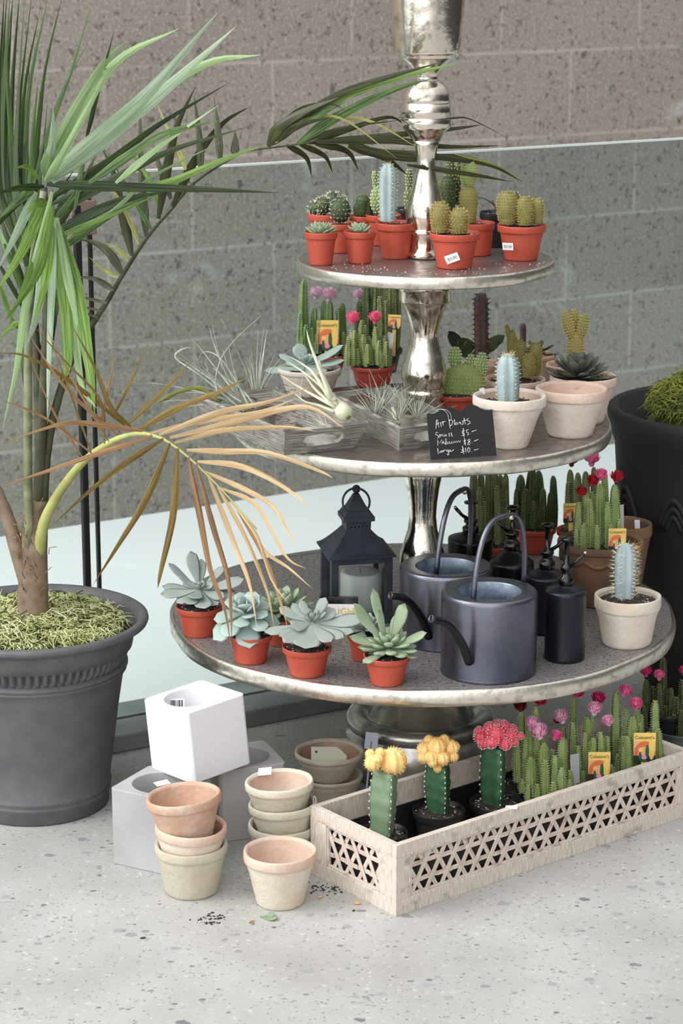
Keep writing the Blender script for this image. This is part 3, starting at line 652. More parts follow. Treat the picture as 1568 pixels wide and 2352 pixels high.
# ================================================================== MIDDLE TIER
def tray(label, A, B, C, z, hgt, flare, group):
    """A-B long side, B-C short side: top corners; slopes in towards the shelf"""
    A, B, C = V(A), V(B), V(C); D = A + (C - B); cen = (A + B + C + D) / 4
    t = thing('wooden_tray', label, 'tray', (cen.x, cen.y, z), group); top = [A, B, C, D]; bot = []
    for p in top: q = cen + (p - cen).normalized() * ((p - cen).length - flare); q.z = z; bot.append(q)
    mb = MB(); up = V((0, 0, .006)); mb.add([b for b in bot] + [b + up for b in bot], [(3, 2, 1, 0), (4, 5, 6, 7), (0, 1, 5, 4), (1, 2, 6, 5), (2, 3, 7, 6), (3, 0, 4, 7)], 0, False); make('tray_floor', mb, 'grey_wood', t)
    for i in range(4):
        a, b, c_, d_ = bot[i], bot[(i + 1) % 4], top[(i + 1) % 4], top[i]
        nn = (b - a).cross(d_ - a).normalized(); th = .007
        if nn.dot(cen - a) < 0: nn = -nn
        Lx = (b - a).length
        def P(u, v, w): return (a.lerp(b, u)).lerp(d_.lerp(c_, u), v) + nn * w * th
        mb = MB()
        if i % 2 == 1:
            N = 32; out = []; inn = []
            for k in range(N):
                an = 2 * PI * k / N; cx, sy = math.cos(an), math.sin(an)
                m_ = max(abs(cx), abs(sy)); out.append((.5 + .5 * cx / m_, .5 + .5 * sy / m_))
                hx = .26; hy = .24; rr_ = hy * hgt / Lx
                ix = max(-1, min(1, cx * 1.0)); inn.append((.5 + (hx - rr_) * (1 if cx > .0 else -1) * min(1, abs(cx) * 2.2) + rr_ * cx, .52 + hy * sy * (1 if abs(cx) < .99 else 1)))
            vs = []; uv = []
            for w in (0, 1):
                for lp in (out, inn):
                    for u, v_ in lp: vs.append(P(u, v_, w)); uv.append((u * Lx, v_ * hgt))
            fs = []
            for k in range(N):
                j = (k + 1) % N; fs += [(k, j, N + j, N + k), (2 * N + j, 2 * N + k, 3 * N + k, 3 * N + j), (N + k, N + j, 3 * N + j, 3 * N + k), (j, k, 2 * N + k, 2 * N + j)]
            mb.add(vs, fs, 0, False, uv); make('handle_panel', mb, 'grey_wood', t)
        else:
            vs = [P(u, v_, w) for w in (0, 1) for u, v_ in ((0, 0), (1, 0), (1, 1), (0, 1))]; uv = [(u * Lx, v_ * hgt) for w in (0, 1) for u, v_ in ((0, 0), (1, 0), (1, 1), (0, 1))]
            mb.add(vs, [(0, 1, 2, 3), (7, 6, 5, 4), (0, 4, 5, 1), (1, 5, 6, 2), (2, 6, 7, 3), (3, 7, 4, 0)], 0, False, uv); make('side_panel', mb, 'grey_wood', t)
    return t, cen
zt_ = Z2 + .045
ta, ca = tray('weathered grey wooden tray with oval handle holes overhanging the left edge of the middle shelf', W(445, 911, zt_), W(654, 993, zt_), W(846, 972, zt_), Z2, .045, .028, 'weathered trays of air plants')
tb, cb = tray('weathered grey wooden tray behind the black price sign on the middle shelf', W(757, 903, zt_ - .004), W(918, 986, zt_ - .004), W(1062, 966, zt_ - .004), Z2, .041, .020, 'weathered trays of air plants')
zb = Z2 + .008
def ab(x, y, z=None): return W(x, y, z or zb)
air_plant('air_plant', ab(575, 945, zb + .01), V((-.75, .12, .62)), .185, 15, .42, 'large air plant with wide curling silver leaves at the left of the left tray', .0030, .45, .0, None, 4, extra=(((560, 945), (500, 895), (450, 855), (404, 824), (412, 806), (440, 800), (454, 830), (468, 890)), ((500, 905), (495, 870), (510, 820), (545, 775), (600, 724)), ((575, 940), (545, 880), (505, 822), (470, 808), (452, 830)), ((590, 940), (560, 900), (520, 870), (488, 845)), ((555, 925), (520, 900), (490, 880), (470, 830))))
air_plant('air_plant', ab(590, 930, zb + .01), V((.05, .25, 1)), .135, 12, .45, 'upright silver air plant at the back of the left tray', .0028, .35, .0, None, 5)
air_plant('air_plant', ab(690, 950, zb + .006), V((-.5, .3, .55)), .07, 16, .9, 'small spiky air plant in the middle of the left tray', .0012, .3, .006, None, 6)
# large bulb plant (leaves traced)
bp = up_at(V((0, 3.70, 0)), 790, 948); t = thing('air_plant', 'large pale green bulb-shaped air plant lying across the edge of the left tray', 'air plant', bp)
mb = MB()
for px in (((775, 930), (735, 885), (690, 850), (662, 832)), ((760, 915), (735, 850), (712, 790), (704, 758)), ((765, 920), (745, 870), (735, 840), (733, 825)), ((770, 935), (715, 905), (672, 880), (645, 862)), ((760, 920), (722, 860), (700, 840), (668, 820)), ((780, 940), (730, 900), (705, 868), (690, 850)), ((770, 920), (750, 890), (742, 870), (745, 855)), ((768, 945), (730, 930), (700, 922), (672, 900))):
    pts = [WY(x, y, 3.70 + .02 * k) for k, (x, y) in enumerate(px)]; mb.tube(spline(pts, 9), [.0052 * (1 - k / 9.3) ** .8 + .0003 for k in range(10)], 6, 0, .55)
make('leaves', mb, 'air_bulb', t)
q = (WY(752, 905, 3.735) - bp).normalized().to_track_quat('Z', 'Y').to_matrix().to_4x4(); mb = MB()
mb.lathe(bp, [(1e-4, -.013), (.006, -.013), (.0115, -.009), (.0142, -.002), (.0138, .008), (.0105, .02), (.0085, .034), (.009, .044), (.006, .052)], 20, 0, None, q); bo = make('bulb', mb, 'air_bulb', t)
mb = MB(); mb.lathe(bp, [(1e-4, -.0148), (.003, -.0145), (.0045, -.0132), (.005, -.0128)], 10, 0, None, q); make('root_scar', mb, 'dry_twig', bo)
air_plant('air_plant', ab(757, 992, zb + .014), V((-.5, .6, .35)), .06, 9, .6, 'small bulb air plant seen through the handle hole of the left tray', .0014, .4, .009, None, 8)
t = thing('air_plant', 'pale yellow-green air plant flower spike sticking out left of the left tray', 'air plant', WY(478, 905, 3.83))
pts = spline([WY(500, 920, 3.83), WY(462, 893, 3.82), (WY(415, 898, 3.80)), WY(357, 927, 3.77)], 14); mb = MB()
mb.tube(pts, [.003] + [.0036 + .001 * math.sin(k * 1.9) for k in range(12)] + [.0022, .0006], 8, 0); make('leaves', mb, 'leaf_yellow', t)
gb = 'silver air plants in the right-hand tray'
for i, (x, y, dx, n, L) in enumerate(((862, 962, -.1, 20, .075), (925, 948, .3, 20, .065), (880, 936, 0., 16, .06), (955, 965, .3, 14, .06), (915, 972, -.3, 10, .05))):
    air_plant('air_plant', ab(x, y, Z2 + .022), V((dx, .1, .75)), L, n + 6, 1.25, ('spiky silver air plant at the left of the right tray', 'spiky silver air plant beside the price sign in the right tray', 'spiky silver air plant at the back corner of the right tray',
              'silver air plant tucked behind the price sign', 'silver air plant with a papery purple-tinged base at the front of the right tray')[i], .0013, .35, .009 if i == 4 else .005, gb, 20 + i)
R.seed(11)
mb = MB()
for i in range(150):
    u, v_ = R.random(), R.random(); p = ab(480, 905).lerp(ab(660, 985), u).lerp(ab(620, 895).lerp(ab(800, 962), u), v_ * .9) + V((0, 0, R.uniform(-.0, .022)))
    d = V((R.uniform(-1, 1), R.uniform(-1, 1), R.uniform(-.3, .3))).normalized() * R.uniform(.01, .04); mb.tube([p - d / 2, p + V((0, 0, .003)), p + d / 2], .0006, 4)
o = make('dry_roots', mb, 'dry_twig', loc=ca); tag(o, 'tangle of dry brown roots and husks lying in the left tray', 'dried roots'); o['kind'] = 'stuff'

# terracotta pot + blue rosette
t, l, rb, rt, h = potted('pale clay pot with a broad blue-grey flat rosette behind the left tray', 711, 915, 52, 73, 843, Z2, ('terra_white', 'terra_white', 'terra_pink'), name='potted_succulent', cat='succulent')
c = up_at(l, 703, 838); mb = MB()
for x, y, w, dy in ((607, 850, 34, -.02), (640, 812, 26, .02), (683, 788, 38, .02), (788, 790, 30, 0), (792, 825, 30, -.01), (745, 856, 40, -.05), (668, 848, 34, -.05), (700, 862, 34, -.055), (760, 808, 26, .03), (655, 830, 30, 0), (718, 812, 22, .02)):
    e_ = up_at(l, x, y, dy); fleshy(mb, c, e_ - c, (e_ - c).length, M2(w, l), .0045, V((0, -.35, 1)), 0, .02)
rosette(mb, c + V((0, 0, .004)), .03, 9, .017, .004, 1.4, .6, .5, 8); make('leaf_rosette', mb, 'rosette_blue', t)

def columns(t, l, specs, m=('cactus_green', 'spine_white'), ribs=5, step=.0042, dep=.46, sl=.0016):
    for x, y0, y1, r, dy in specs: stem(t, up_at(l, x, y0, dy), up_at(l, x + R.uniform(-2, 2), y1, dy), M2(r * 1.12, l), ribs, dep, m, step, sl, .00055, 3, .84, bend=.02, point=True)
def cluster(x0, x1, y0, ytops, n, r0, r1, seed, spread=.03, low=.35):
    rr = random.Random(seed); out = []
    for i in range(n):
        u = (i + rr.random()) / n; x = x0 + (x1 - x0) * u; dy = rr.uniform(-spread, spread); env = ytops(u); 
        y = y0 + (env - y0) * rr.uniform(low, 1) * (.75 + .25 * (dy + spread) / (2 * spread)); r = rr.uniform(r0, r1); out.append((x, y0 + rr.uniform(-2, 4) - dy * 260, y, r, dy))
    return out
gf = 'flowering column cacti in pots'
t, l, rb, rt, h = potted('red pot of short bristly green columns with two hot pink blooms, middle shelf', 856, 893, 38, 52, 838, Z2, group=gf)
columns(t, l, cluster(796, 896, 834, lambda u: 742, 32, 5, 7.5, 3, .028, .35) + [(812, 820, 758, 9, -.01), (862, 820, 750, 9, -.01), (832, 830, 735, 8, .02), (886, 830, 770, 8, .0), (845, 835, 790, 8, -.025), (872, 836, 800, 8, -.028), (822, 836, 800, 8, -.02)], ('cactus_grass', 'spine_white'), 5, .004)
flower(t, up_at(l, 810, 740, -.01), M2(21, l), 'flower_coral'); flower(t, up_at(l, 861, 738, -.01), M2(20, l), 'flower_coral')
plant_tag(t, up_at(l, 905, 757, .02), V((-.25, -1, .1)), M2(30, l), M2(34, l), .05)
plant_tag(t, up_at(l, 894, 800, -.01), V((-.95, -.5, .1)), M2(30, l), M2(36, l), .05, False)
t, l, rb, rt, h = potted('taller green columns with two pale pink blooms and yellow tag, back left of middle shelf', 742, 870, 40, 56, 812, Z2, group=gf)
columns(t, l, [(698, 812, 640, 12, 0), (722, 812, 705, 9, 0), (742, 812, 690, 9, .01), (757, 812, 690, 10, 0), (778, 812, 705, 9, 0), (691, 812, 718, 8, -.015), (704, 812, 745, 8, -.02), (715, 812, 752, 8, -.02), (693, 812, 770, 7, -.02), (787, 812, 695, 9, .01), (770, 815, 745, 8, -.02), (730, 812, 760, 8, -.025)] + cluster(690, 795, 815, lambda u: 730, 9, 6, 8, 4, .02), ('cactus_grass', 'spine_white'))
flower(t, up_at(l, 725, 681, 0), M2(20, l), 'flower_pink'); flower(t, up_at(l, 755, 687, 0), M2(23, l), 'flower_pink')
plant_tag(t, up_at(l, 752, 806, -.03), V((0, -1, .05)), M2(50, l), M2(70, l), .01)
t, l, rb, rt, h = potted('tall dark columns with one pale pink bloom in black pot, back of middle shelf', 868, 862, 42, 56, 800, Z2, group=gf, pot='dark')
columns(t, l, [(845, 800, 622, 11, 0), (862, 800, 610, 10, 0), (880, 800, 612, 10, .01), (897, 800, 606, 11, 0), (909, 800, 622, 9, .01), (824, 800, 690, 9, 0), (833, 800, 660, 8, .02), (872, 800, 680, 9, -.02), (888, 800, 690, 9, -.02)], ('cactus_green', 'spine_white'))
flower(t, up_at(l, 823, 684, 0), M2(17, l), 'flower_pink')

# right half of the middle tier
t, l, rb, rt, h = potted('red pot with a lime green prickly pear of one big pad and four small ears', 1046, 962, 42, 60, 901, Z2)
def pad(x0, y0, x1, y1, r, dy=0, rx=.34, m=('cactus_lime', 'spine_white'), sp=.0052): return warty(t, up_at(l, x0, y0, dy), up_at(l, x1, y1, dy), M2(r, l), m, sp, .0011, .0004, 1, 'pad', True, rx, .015)
pad(1058, 946, 1065, 834, 53, -.004, .34, ('cactus_lime', 'spine_gold'), .0066); pad(1044, 846, 1045, 795, 16, 0, .4); pad(1079, 848, 1082, 812, 11, 0, .4); pad(1100, 868, 1108, 808, 16, 0, .4); pad(1018, 876, 998, 850, 10, 0, .4, sp=.0045)
t, l, rb, rt, h = potted('whitish clay pot with a spiny blue column cactus beside the price sign', 1168, 1034, 45, 84, 906, Z2, ('terra_white', 'terra_white', 'terra_pink'), fill=.8, lip=.2)
stem(t, up_at(l, 1167, 920), up_at(l, 1166, 811), M2(27, l), 6, .42, ('cactus_blue', 'spine_white'), .0065, .0035, .0005, 4, .9)
mb = MB()
for i in range(22): a = R.random() * 6; mb.spine(up_at(l, 1166, 818) + V((math.cos(a), math.sin(a), 0)) * .007, V((math.cos(a) * .6, math.sin(a) * .6, 1)), .011, .0006, 0)
make('crown_spines', mb, 'spine_gold', t)
mb = MB(); F = facing(up_at(l, 1107, 899, .032), V((.5, -1, .3))); mb.box(F @ Rz(.1), .009, .011, .0005); make('price_sticker', mb, 'paper_white', t)
loc, rb, rt, h = pot_spec(1308, 1009, 52, 82, 889, Z2)
tag(make('clay_pot', clay_mesh(loc, rb, rt, h, .012, .22, 5), ['terra_white', 'terra_pink', 'terra_pink'], loc=loc), 'large empty pinkish clay pot at the right front of the middle shelf', 'clay pot')
t, l, rb, rt, h = potted('pinkish clay pot with a dark grey-green rosette at the right rear of the middle shelf', 1337, 978, 48, 76, 862, Z2, ('terra_pink', 'terra_pink', 'terra_orange'), name='potted_succulent', cat='succulent', fill=.88)
mb = MB(); rosette(mb, up_at(l, 1326, 858), M2(86, l), 40, .021, .004, 1.2, .12, .6, 12, .02, tipw=.78, ph=.4); make('leaf_rosette', mb, 'rosette_dark', t)
t, l, rb, rt, h = potted('dull green cactus with three upright ears in clay pot, back of middle shelf', 1310, 905, 40, 58, 835, Z2, ('terra_orange',) * 3)
ce = ('cactus_ear', 'spine_gold')
pad(1320, 850, 1322, 762, 20, 0, .6, ce); pad(1314, 782, 1296, 713, 13, -.004, .45, ce); pad(1322, 776, 1317, 708, 11, .008, .45, ce); pad(1330, 782, 1345, 718, 13, -.002, .45, ce)
t, l, rb, rt, h = potted('clay pot behind the white one with a cluster of small golden cacti', 1180, 948, 46, 70, 868, Z2, ('terra_orange', 'terra_pink', 'terra_orange'), fill=.85)
for x, y0, y1, r, dy in ((1192, 862, 780, 16, .012), (1228, 862, 785, 15, .01), (1214, 866, 812, 12, -.015), (1206, 862, 800, 12, .02)): warty(t, up_at(l, x, y0, dy), up_at(l, x, y1, dy), M2(r, l), tuft=4)
warty(t, up_at(l, 1176, 850, .02), up_at(l, 1175, 757, .02), M2(11, l), tuft=3); warty(t, up_at(l, 1168, 775, .02), up_at(l, 1163, 744, .02), M2(5, l), tuft=2)
t, l, rb, rt, h = potted('tall purplish-brown toothed euphorbia column in clay pot at the back of the middle shelf', 1106, 905, 34, 46, 832, Z2, ('terra_orange',) * 3)
stem(t, up_at(l, 1106, 832), up_at(l, 1105, 672), M2(17, l), 5, .3, ('euphorbia', 'euphorbia'), .009, .006, .0022, 1, .96)
mb = MB(); c = up_at(l, 1072, 822, .03)
for x, y, w in ((1034, 765, 30), (1062, 775, 34), (1058, 800, 30), (1030, 760, 26), (1080, 780, 26), (1160, 770, 26), (1148, 785, 24)):
    e_ = up_at(l, x, y, .03); fleshy(mb, c, e_ - c, (e_ - c).length, M2(w, l), .002, V((0, -1, .3)), 0, 0)
make('leaves', mb, 'leaf_dark', t)
t, l, rb, rt, h = potted('dark clay pot with pointed purple shoot and dark foliage, rear centre of the middle shelf', 1225, 880, 36, 48, 812, Z2, ('terra_orange',) * 3)
stem(t, up_at(l, 1200, 815), up_at(l, 1201, 742), M2(7, l), 4, .3, ('euphorbia', 'euphorbia'), .008, .002, .0006, 1, .8)
mb = MB(); rosette(mb, up_at(l, 1232, 808), M2(52, l), 14, .016, .003, 1.0, .1, .5, 22); make('leaf_rosette', mb, 'leaf_olive', t)

# chalkboard sign
sa, sb_ = W(990, 1056, Z2), W(1140, 1046, Z2); sd = (sb_ - sa).normalized(); sn = V((sd.y, -sd.x, .22)).normalized()
def SG(x, y, off=0): return WP(960 + x / 7.84, 900 + y / 7.84, sa, sn) + sn * off
outl = [(235, 1220), (200, 850), (165, 395), (240, 400), (310, 385), (375, 350), (420, 300), (480, 272), (570, 270), (650, 300), (705, 335), (755, 358), (800, 320), (850, 270), (920, 245), (990, 235), (1060, 255), (1120, 295), (1180, 322), (1250, 335), (1335, 318), (1375, 720), (1412, 1142)]
pf = [SG(*q) for q in outl]; mb = MB(); n_ = len(pf)
mb.add(pf + [p - sn * .004 for p in pf], [tuple(range(n_)), tuple(range(2 * n_ - 1, n_ - 1, -1))] + [(i, i + n_, (i + 1) % n_ + n_, (i + 1) % n_) for i in range(n_)], 0, False)
sg = make('price_sign', mb, 'chalkboard', loc=(sa + sb_) / 2); tag(sg, 'black scalloped chalkboard sign listing air plant prices', 'sign')
ST = [[(320, 670), (328, 510), (345, 495), (375, 645)], [(325, 590), (378, 560)], [(402, 545), (415, 635)], [(435, 530), (450, 610)], [(443, 560), (465, 535), (495, 535)],
 [(555, 495), (562, 580), (577, 665)], [(550, 525), (590, 500), (622, 530), (610, 590), (565, 620)], [(650, 495), (655, 600)], [(702, 555), (675, 560), (665, 590), (690, 598), (705, 560), (722, 590)], [(738, 540), (745, 575)],
 [(755, 545), (775, 592), (805, 585), (808, 540)], [(825, 470), (838, 540), (848, 590)], [(790, 530), (875, 508)], [(912, 480), (878, 495), (885, 525), (930, 530), (935, 565), (885, 590)],
 [(362, 737), (325, 730), (312, 770), (355, 785), (368, 812), (350, 838)], [(385, 765), (390, 825)], [(388, 790), (405, 765), (415, 805)], [(415, 795), (432, 765), (448, 808)], [(492, 770), (470, 775), (465, 800), (492, 798), (502, 768), (515, 802)], [(555, 742), (560, 800), (578, 800)], [(595, 735), (605, 800), (625, 800)],
 [(838, 695), (790, 715), (790, 745), (832, 755), (828, 780), (782, 785)], [(808, 655), (825, 822)], [(910, 680), (868, 690), (868, 732), (900, 730), (905, 760), (885, 782)], [(935, 752), (938, 758)], [(963, 718), (1047, 688)],
 [(352, 972), (350, 870), (385, 928), (420, 860), (427, 948)], [(442, 915), (470, 902), (452, 882), (440, 920), (478, 935)], [(495, 838), (505, 950)], [(502, 908), (484, 925), (492, 952), (520, 930)], [(530, 900), (540, 945)], [(560, 895), (570, 935), (600, 930), (600, 890), (617, 928)], [(630, 928), (642, 890), (660, 918), (682, 885), (700, 918), (722, 880), (745, 908), (762, 882)],
 [(865, 868), (820, 885), (830, 910), (862, 922), (820, 942)], [(830, 838), (852, 968)], [(920, 850), (890, 872), (932, 912), (925, 950), (892, 955), (897, 918), (937, 875), (920, 850)], [(962, 918), (966, 924)], [(1003, 890), (1082, 857)],
 [(350, 1018), (358, 1122), (402, 1075)], [(422, 1058), (395, 1075), (405, 1097), (430, 1080), (432, 1055), (443, 1087)], [(450, 1055), (460, 1087)], [(456, 1066), (480, 1045), (497, 1050)], [(532, 1045), (505, 1055), (515, 1080), (540, 1065), (540, 1045), (552, 1130), (530, 1142), (522, 1112)], [(562, 1068), (590, 1052), (572, 1040), (560, 1075), (600, 1077), (642, 1038)],
 [(825, 1030), (782, 1045), (790, 1065), (832, 1067), (802, 1092), (770, 1087)], [(795, 978), (822, 1122)], [(850, 1008), (862, 1097)], [(902, 1003), (885, 1050), (905, 1092), (932, 1060), (927, 1015), (902, 1003)], [(960, 1077), (964, 1083)], [(1003, 1050), (1087, 1030)]]
mb = MB()
for s_ in ST: mb.tube([SG(x, y, .0006) for x, y in s_], .00052, 5)
make('chalk_lettering', mb, 'chalk', sg)
mb = MB(); mb.tube(spline([SG(330, 320, .001), SG(430, 320, .004), SG(520, 400, .003), SG(540, 500, .002)], 10), .0003, 4); mb.tube(spline([SG(400, 310, .001), SG(500, 330, .004), SG(570, 400, .003), SG(592, 490, .002)], 10), .0003, 4); make('string', mb, 'chalk', sg)

# ================================================================== BOTTOM TIER
gs = 'red pots of pale succulents on the bottom shelf'
t, l, rb, rt, h = potted('grey-green long-stemmed succulent in red pot at far left of the bottom shelf', 458, 1467, 37, 53, 1390, Z1, name='potted_succulent', cat='succulent', group=gs)
def spray(t, l, c, tips, m, th=.004, stemw=0, base=None):
    mb = MB()
    for x, y, w, dy in tips:
        e_ = up_at(l, x, y, dy); c0 = c if len(tips) else c; fleshy(mb, c0, e_ - c0, (e_ - c0).length, M2(w * 1.25, l), th, V((0, -.55, 1)), 0, .0, .74)
    return mb
c = up_at(l, 459, 1352); mb = spray(t, l, c, ((386, 1293, 17, .0), (368, 1365, 26, -.01), (372, 1346, 22, .02), (437, 1265, 24, .02), (462, 1283, 20, .03), (408, 1318, 16, .0), (515, 1300, 18, .03), (560, 1330, 30, .01), (545, 1368, 30, 0), (515, 1372, 26, -.02), (430, 1388, 30, -.05), (470, 1398, 34, -.06), (405, 1385, 22, -.02), (500, 1390, 24, -.03), (445, 1375, 30, -.045), (490, 1340, 20, .0), (420, 1335, 18, .02)), 'x')
rosette(mb, c, .022, 8, .014, .004, 1.4, .7, .6, 31); make('leaf_rosette', mb, 'rosette_grey', t)
mb = MB(); mb.tube([up_at(l, 458, 1388), c], [.006, .004], 8); make('stem', mb, 'rosette_stem', t)
t, l, rb, rt, h = potted('pale blue broad-leaved rosette in red pot, second from left on the bottom shelf', 576, 1529, 36, 50, 1455, Z1, name='potted_succulent', cat='succulent', group=gs)
mb = MB(); c = up_at(l, 562, 1405); rosette(mb, c, M2(86, l), 26, .043, .005, 1.35, -.35, .35, 33, .25, tipw=.72, ax=Matrix.Rotation(.35, 4, 'X')); make('leaf_rosette', mb, 'rosette_blue', t)
mb = MB(); mb.tube([up_at(l, 574, 1455), c - V((0, 0, .006))], [.007, .006], 8); make('stem', mb, 'rosette_stem', t)
t, l, rb, rt, h = potted('green upright rosette in red pot in the second row of the bottom shelf', 650, 1488, 36, 50, 1415, Z1, name='potted_succulent', cat='succulent', group=gs)
mb = MB(); rosette(mb, up_at(l, 650, 1396), M2(84, l), 32, .024, .006, 1.3, -.1, .5, 35, .02, tipw=.74); make('leaf_rosette', mb, 'rosette_green', t)
t, l, rb, rt, h = potted('grey-lilac sprawling succulent in red pot, third along the front of the bottom shelf', 705, 1560, 40, 57, 1482, Z1, name='potted_succulent', cat='succulent', group=gs)
c = up_at(l, 716, 1428); mb = spray(t, l, c, ((606, 1452, 24, -.01), (640, 1462, 26, -.03), (700, 1490, 54, -.06), (748, 1372, 22, .02), (640, 1395, 24, .02), (835, 1420, 34, .0), (812, 1452, 28, -.02), (790, 1465, 26, -.04), (770, 1400, 30, .02), (670, 1385, 20, .03), (668, 1440, 34, -.02), (650, 1476, 28, -.05), (690, 1378, 18, .03), (760, 1475, 30, -.05)), 'x')
rosette(mb, c, .03, 9, .016, .004, 1.4, .7, .6, 37); make('leaf_rosette', mb, 'rosette_grey', t)
mb = MB(); mb.tube([up_at(l, 706, 1480), up_at(l, 714, 1450), c], [.007, .005, .004], 8); make('stem', mb, 'rosette_stem', t)
t, l, rb, rt, h = potted('bright green full rosette in red pot, rightmost along the front of the bottom shelf', 888, 1580, 38, 53, 1503, Z1, name='potted_succulent', cat='succulent', group=gs)
mb = MB(); c = up_at(l, 892, 1482); rosette(mb, c, M2(80, l), 36, .024, .0065, 1.2, -.25, .4, 39, .05, tipw=.75)
for x, y, w, dy in ((856, 1350, 24, 0), (930, 1385, 34, -.01), (812, 1385, 34, 0), (980, 1453, 30, -.02), (915, 1410, 26, .02), (870, 1400, 22, -.02), (800, 1462, 26, -.02)):
    e_ = up_at(l, x, y, dy); fleshy(mb, c, e_ - c, (e_ - c).length, M2(w, l), .005, V((0, -.6, 1)), 0, 0, .72)
make('leaf_rosette', mb, 'rosette_green', t)
t, l, rb, rt, h = potted('small grey succulent in red pot half hidden behind the bright green rosette', 838, 1522, 30, 42, 1452, Z1, name='potted_succulent', cat='succulent', group=gs)
mb = MB(); rosette(mb, up_at(l, 836, 1442), M2(70, l), 16, .026, .004, 1.2, .0, .5, 41, .05); make('leaf_rosette', mb, 'rosette_grey', t)

# lantern
lp = W(818, 1438, Z1) + V((0, .062, 0)); LM = T(lp) @ Rz(.19); sc_ = M2(1, lp)
ln = thing('candle_lantern', 'dark metal candle lantern with glass panes and ring on the bottom shelf', 'lantern', lp)
hw = 70 * sc_; zE = WY(818, 1284, lp.y - .06).z - Z1
mb = MB(); mb.box(LM, hw * 2.1, hw * 2.1, .008)
for sx in (-1, 1):
    for sy in (-1, 1): mb.box(LM @ T((sx * (hw - .006), sy * (hw - .006), .008)), .0125, .0125, zE - .008)
for sx, sy in ((1, 0), (-1, 0), (0, 1), (0, -1)):
    for z, hh in ((.008, .012), (zE - .012, .012)): mb.box(LM @ T((sx * (hw - .004), sy * (hw - .004), z)), .006 if sx else hw * 2, .006 if sy else hw * 2, hh)
make('frame', mb, 'lantern_metal', ln, bevel=.0006)
for sx, sy in ((0, -1), (1, 0), (-1, 0), (0, 1)):
    mb = MB(); mb.box(LM @ T((sx * (hw - .008), sy * (hw - .008), .018)), .0015 if sx else hw * 2 - .024, .0015 if sy else hw * 2 - .024, zE - .028); make('glass_pane', mb, 'pane_glass', ln)
zs = lambda y: WY(822, y, lp.y).z - Z1
def pyr(mb, z0, w0, z1, w1, n=5, curve=.0):
    prev = None
    ring = [[LM @ V((sx * (w0 + (w1 - w0) * (i / n) ** (1 - curve)), sy * (w0 + (w1 - w0) * (i / n) ** (1 - curve)), z0 + (z1 - z0) * i / n)) for sx, sy in ((-1, -1), (1, -1), (1, 1), (-1, 1))] for i in range(n + 1)]
    vs = [p for r_ in ring for p in r_]; fs = [(4 * i + k, 4 * i + (k + 1) % 4, 4 * i + 4 + (k + 1) % 4, 4 * i + 4 + k) for i in range(n) for k in range(4)] + [(3, 2, 1, 0), tuple(4 * n + k for k in range(4))]
    mb.add(vs, fs, 0, False)
eave = 78 * sc_; mb = MB(); pyr(mb, zE, eave, zE + .002, eave, 1); pyr(mb, zE + .002, eave, zs(1212), 29 * sc_, 8, .22); make('roof', mb, 'lantern_metal', ln)
mb = MB(); pyr(mb, zs(1213), 28 * sc_, zs(1190), 29 * sc_, 1); pyr(mb, zs(1190), 36 * sc_, zs(1180), 36 * sc_, 1); pyr(mb, zs(1180), 34 * sc_, zs(1168), 27 * sc_, 1); ch = make('chimney', mb, 'lantern_metal', ln)
mb = MB()
for face in range(4):
    FR = LM @ Rz(face * PI / 2)
    for rI, (yy, cnt) in enumerate(((1194, 4), (1202, 5))):
        for k in range(cnt): mb.ball(FR @ T(((k - (cnt - 1) / 2) * 9 * sc_, -28.3 * sc_, zs(yy))), .0021, .0006, .0021, 8, 6)
make('vent_holes', mb, 'gloss_black', ch)
mb = MB(); pyr(mb, zs(1168), 24 * sc_, zs(1133), 6 * sc_, 4); cp = make('cap', mb, 'lantern_metal', ln)
mb = MB(); mb.ball(LM @ T((0, 0, zs(1123))), 9.5 * sc_, 9.5 * sc_, 9.5 * sc_, 18, 12); make('finial', mb, 'lantern_metal', ln)
mb = MB(); rc = LM @ V((-.003, -.014, zs(1148))); rx = (LM.to_3x3() @ V((1, 0, 0))); rz_ = (LM.to_3x3() @ V((0, .35, 1))).normalized()
mb.tube([rc + (rx * math.cos(a) + rz_ * math.sin(a)) * 31 * sc_ for a in [2 * PI * k / 36 for k in range(36)]], 2.6 * sc_, 8, closed=True); make('ring', mb, 'lantern_metal', ln)
mb = MB(); mb.lathe(LM @ V((.008, 0, .008)), [(1e-4, 0), (.034, 0), (.036, .004), (.036, .07), (.034, .074), (.028, .073), (.004, .070), (1e-4, .070)], 32)
cn = make('pillar_candle', mb, 'wax', loc=LM @ V((.008, 0, .008))); tag(cn, 'white pillar candle standing inside the dark lantern', 'candle')
mb = MB(); mb.tube([LM @ V((.008, 0, .077)), LM @ V((.008, .001, .088))], .0008, 5); make('wick', mb, 'gloss_black', cn)
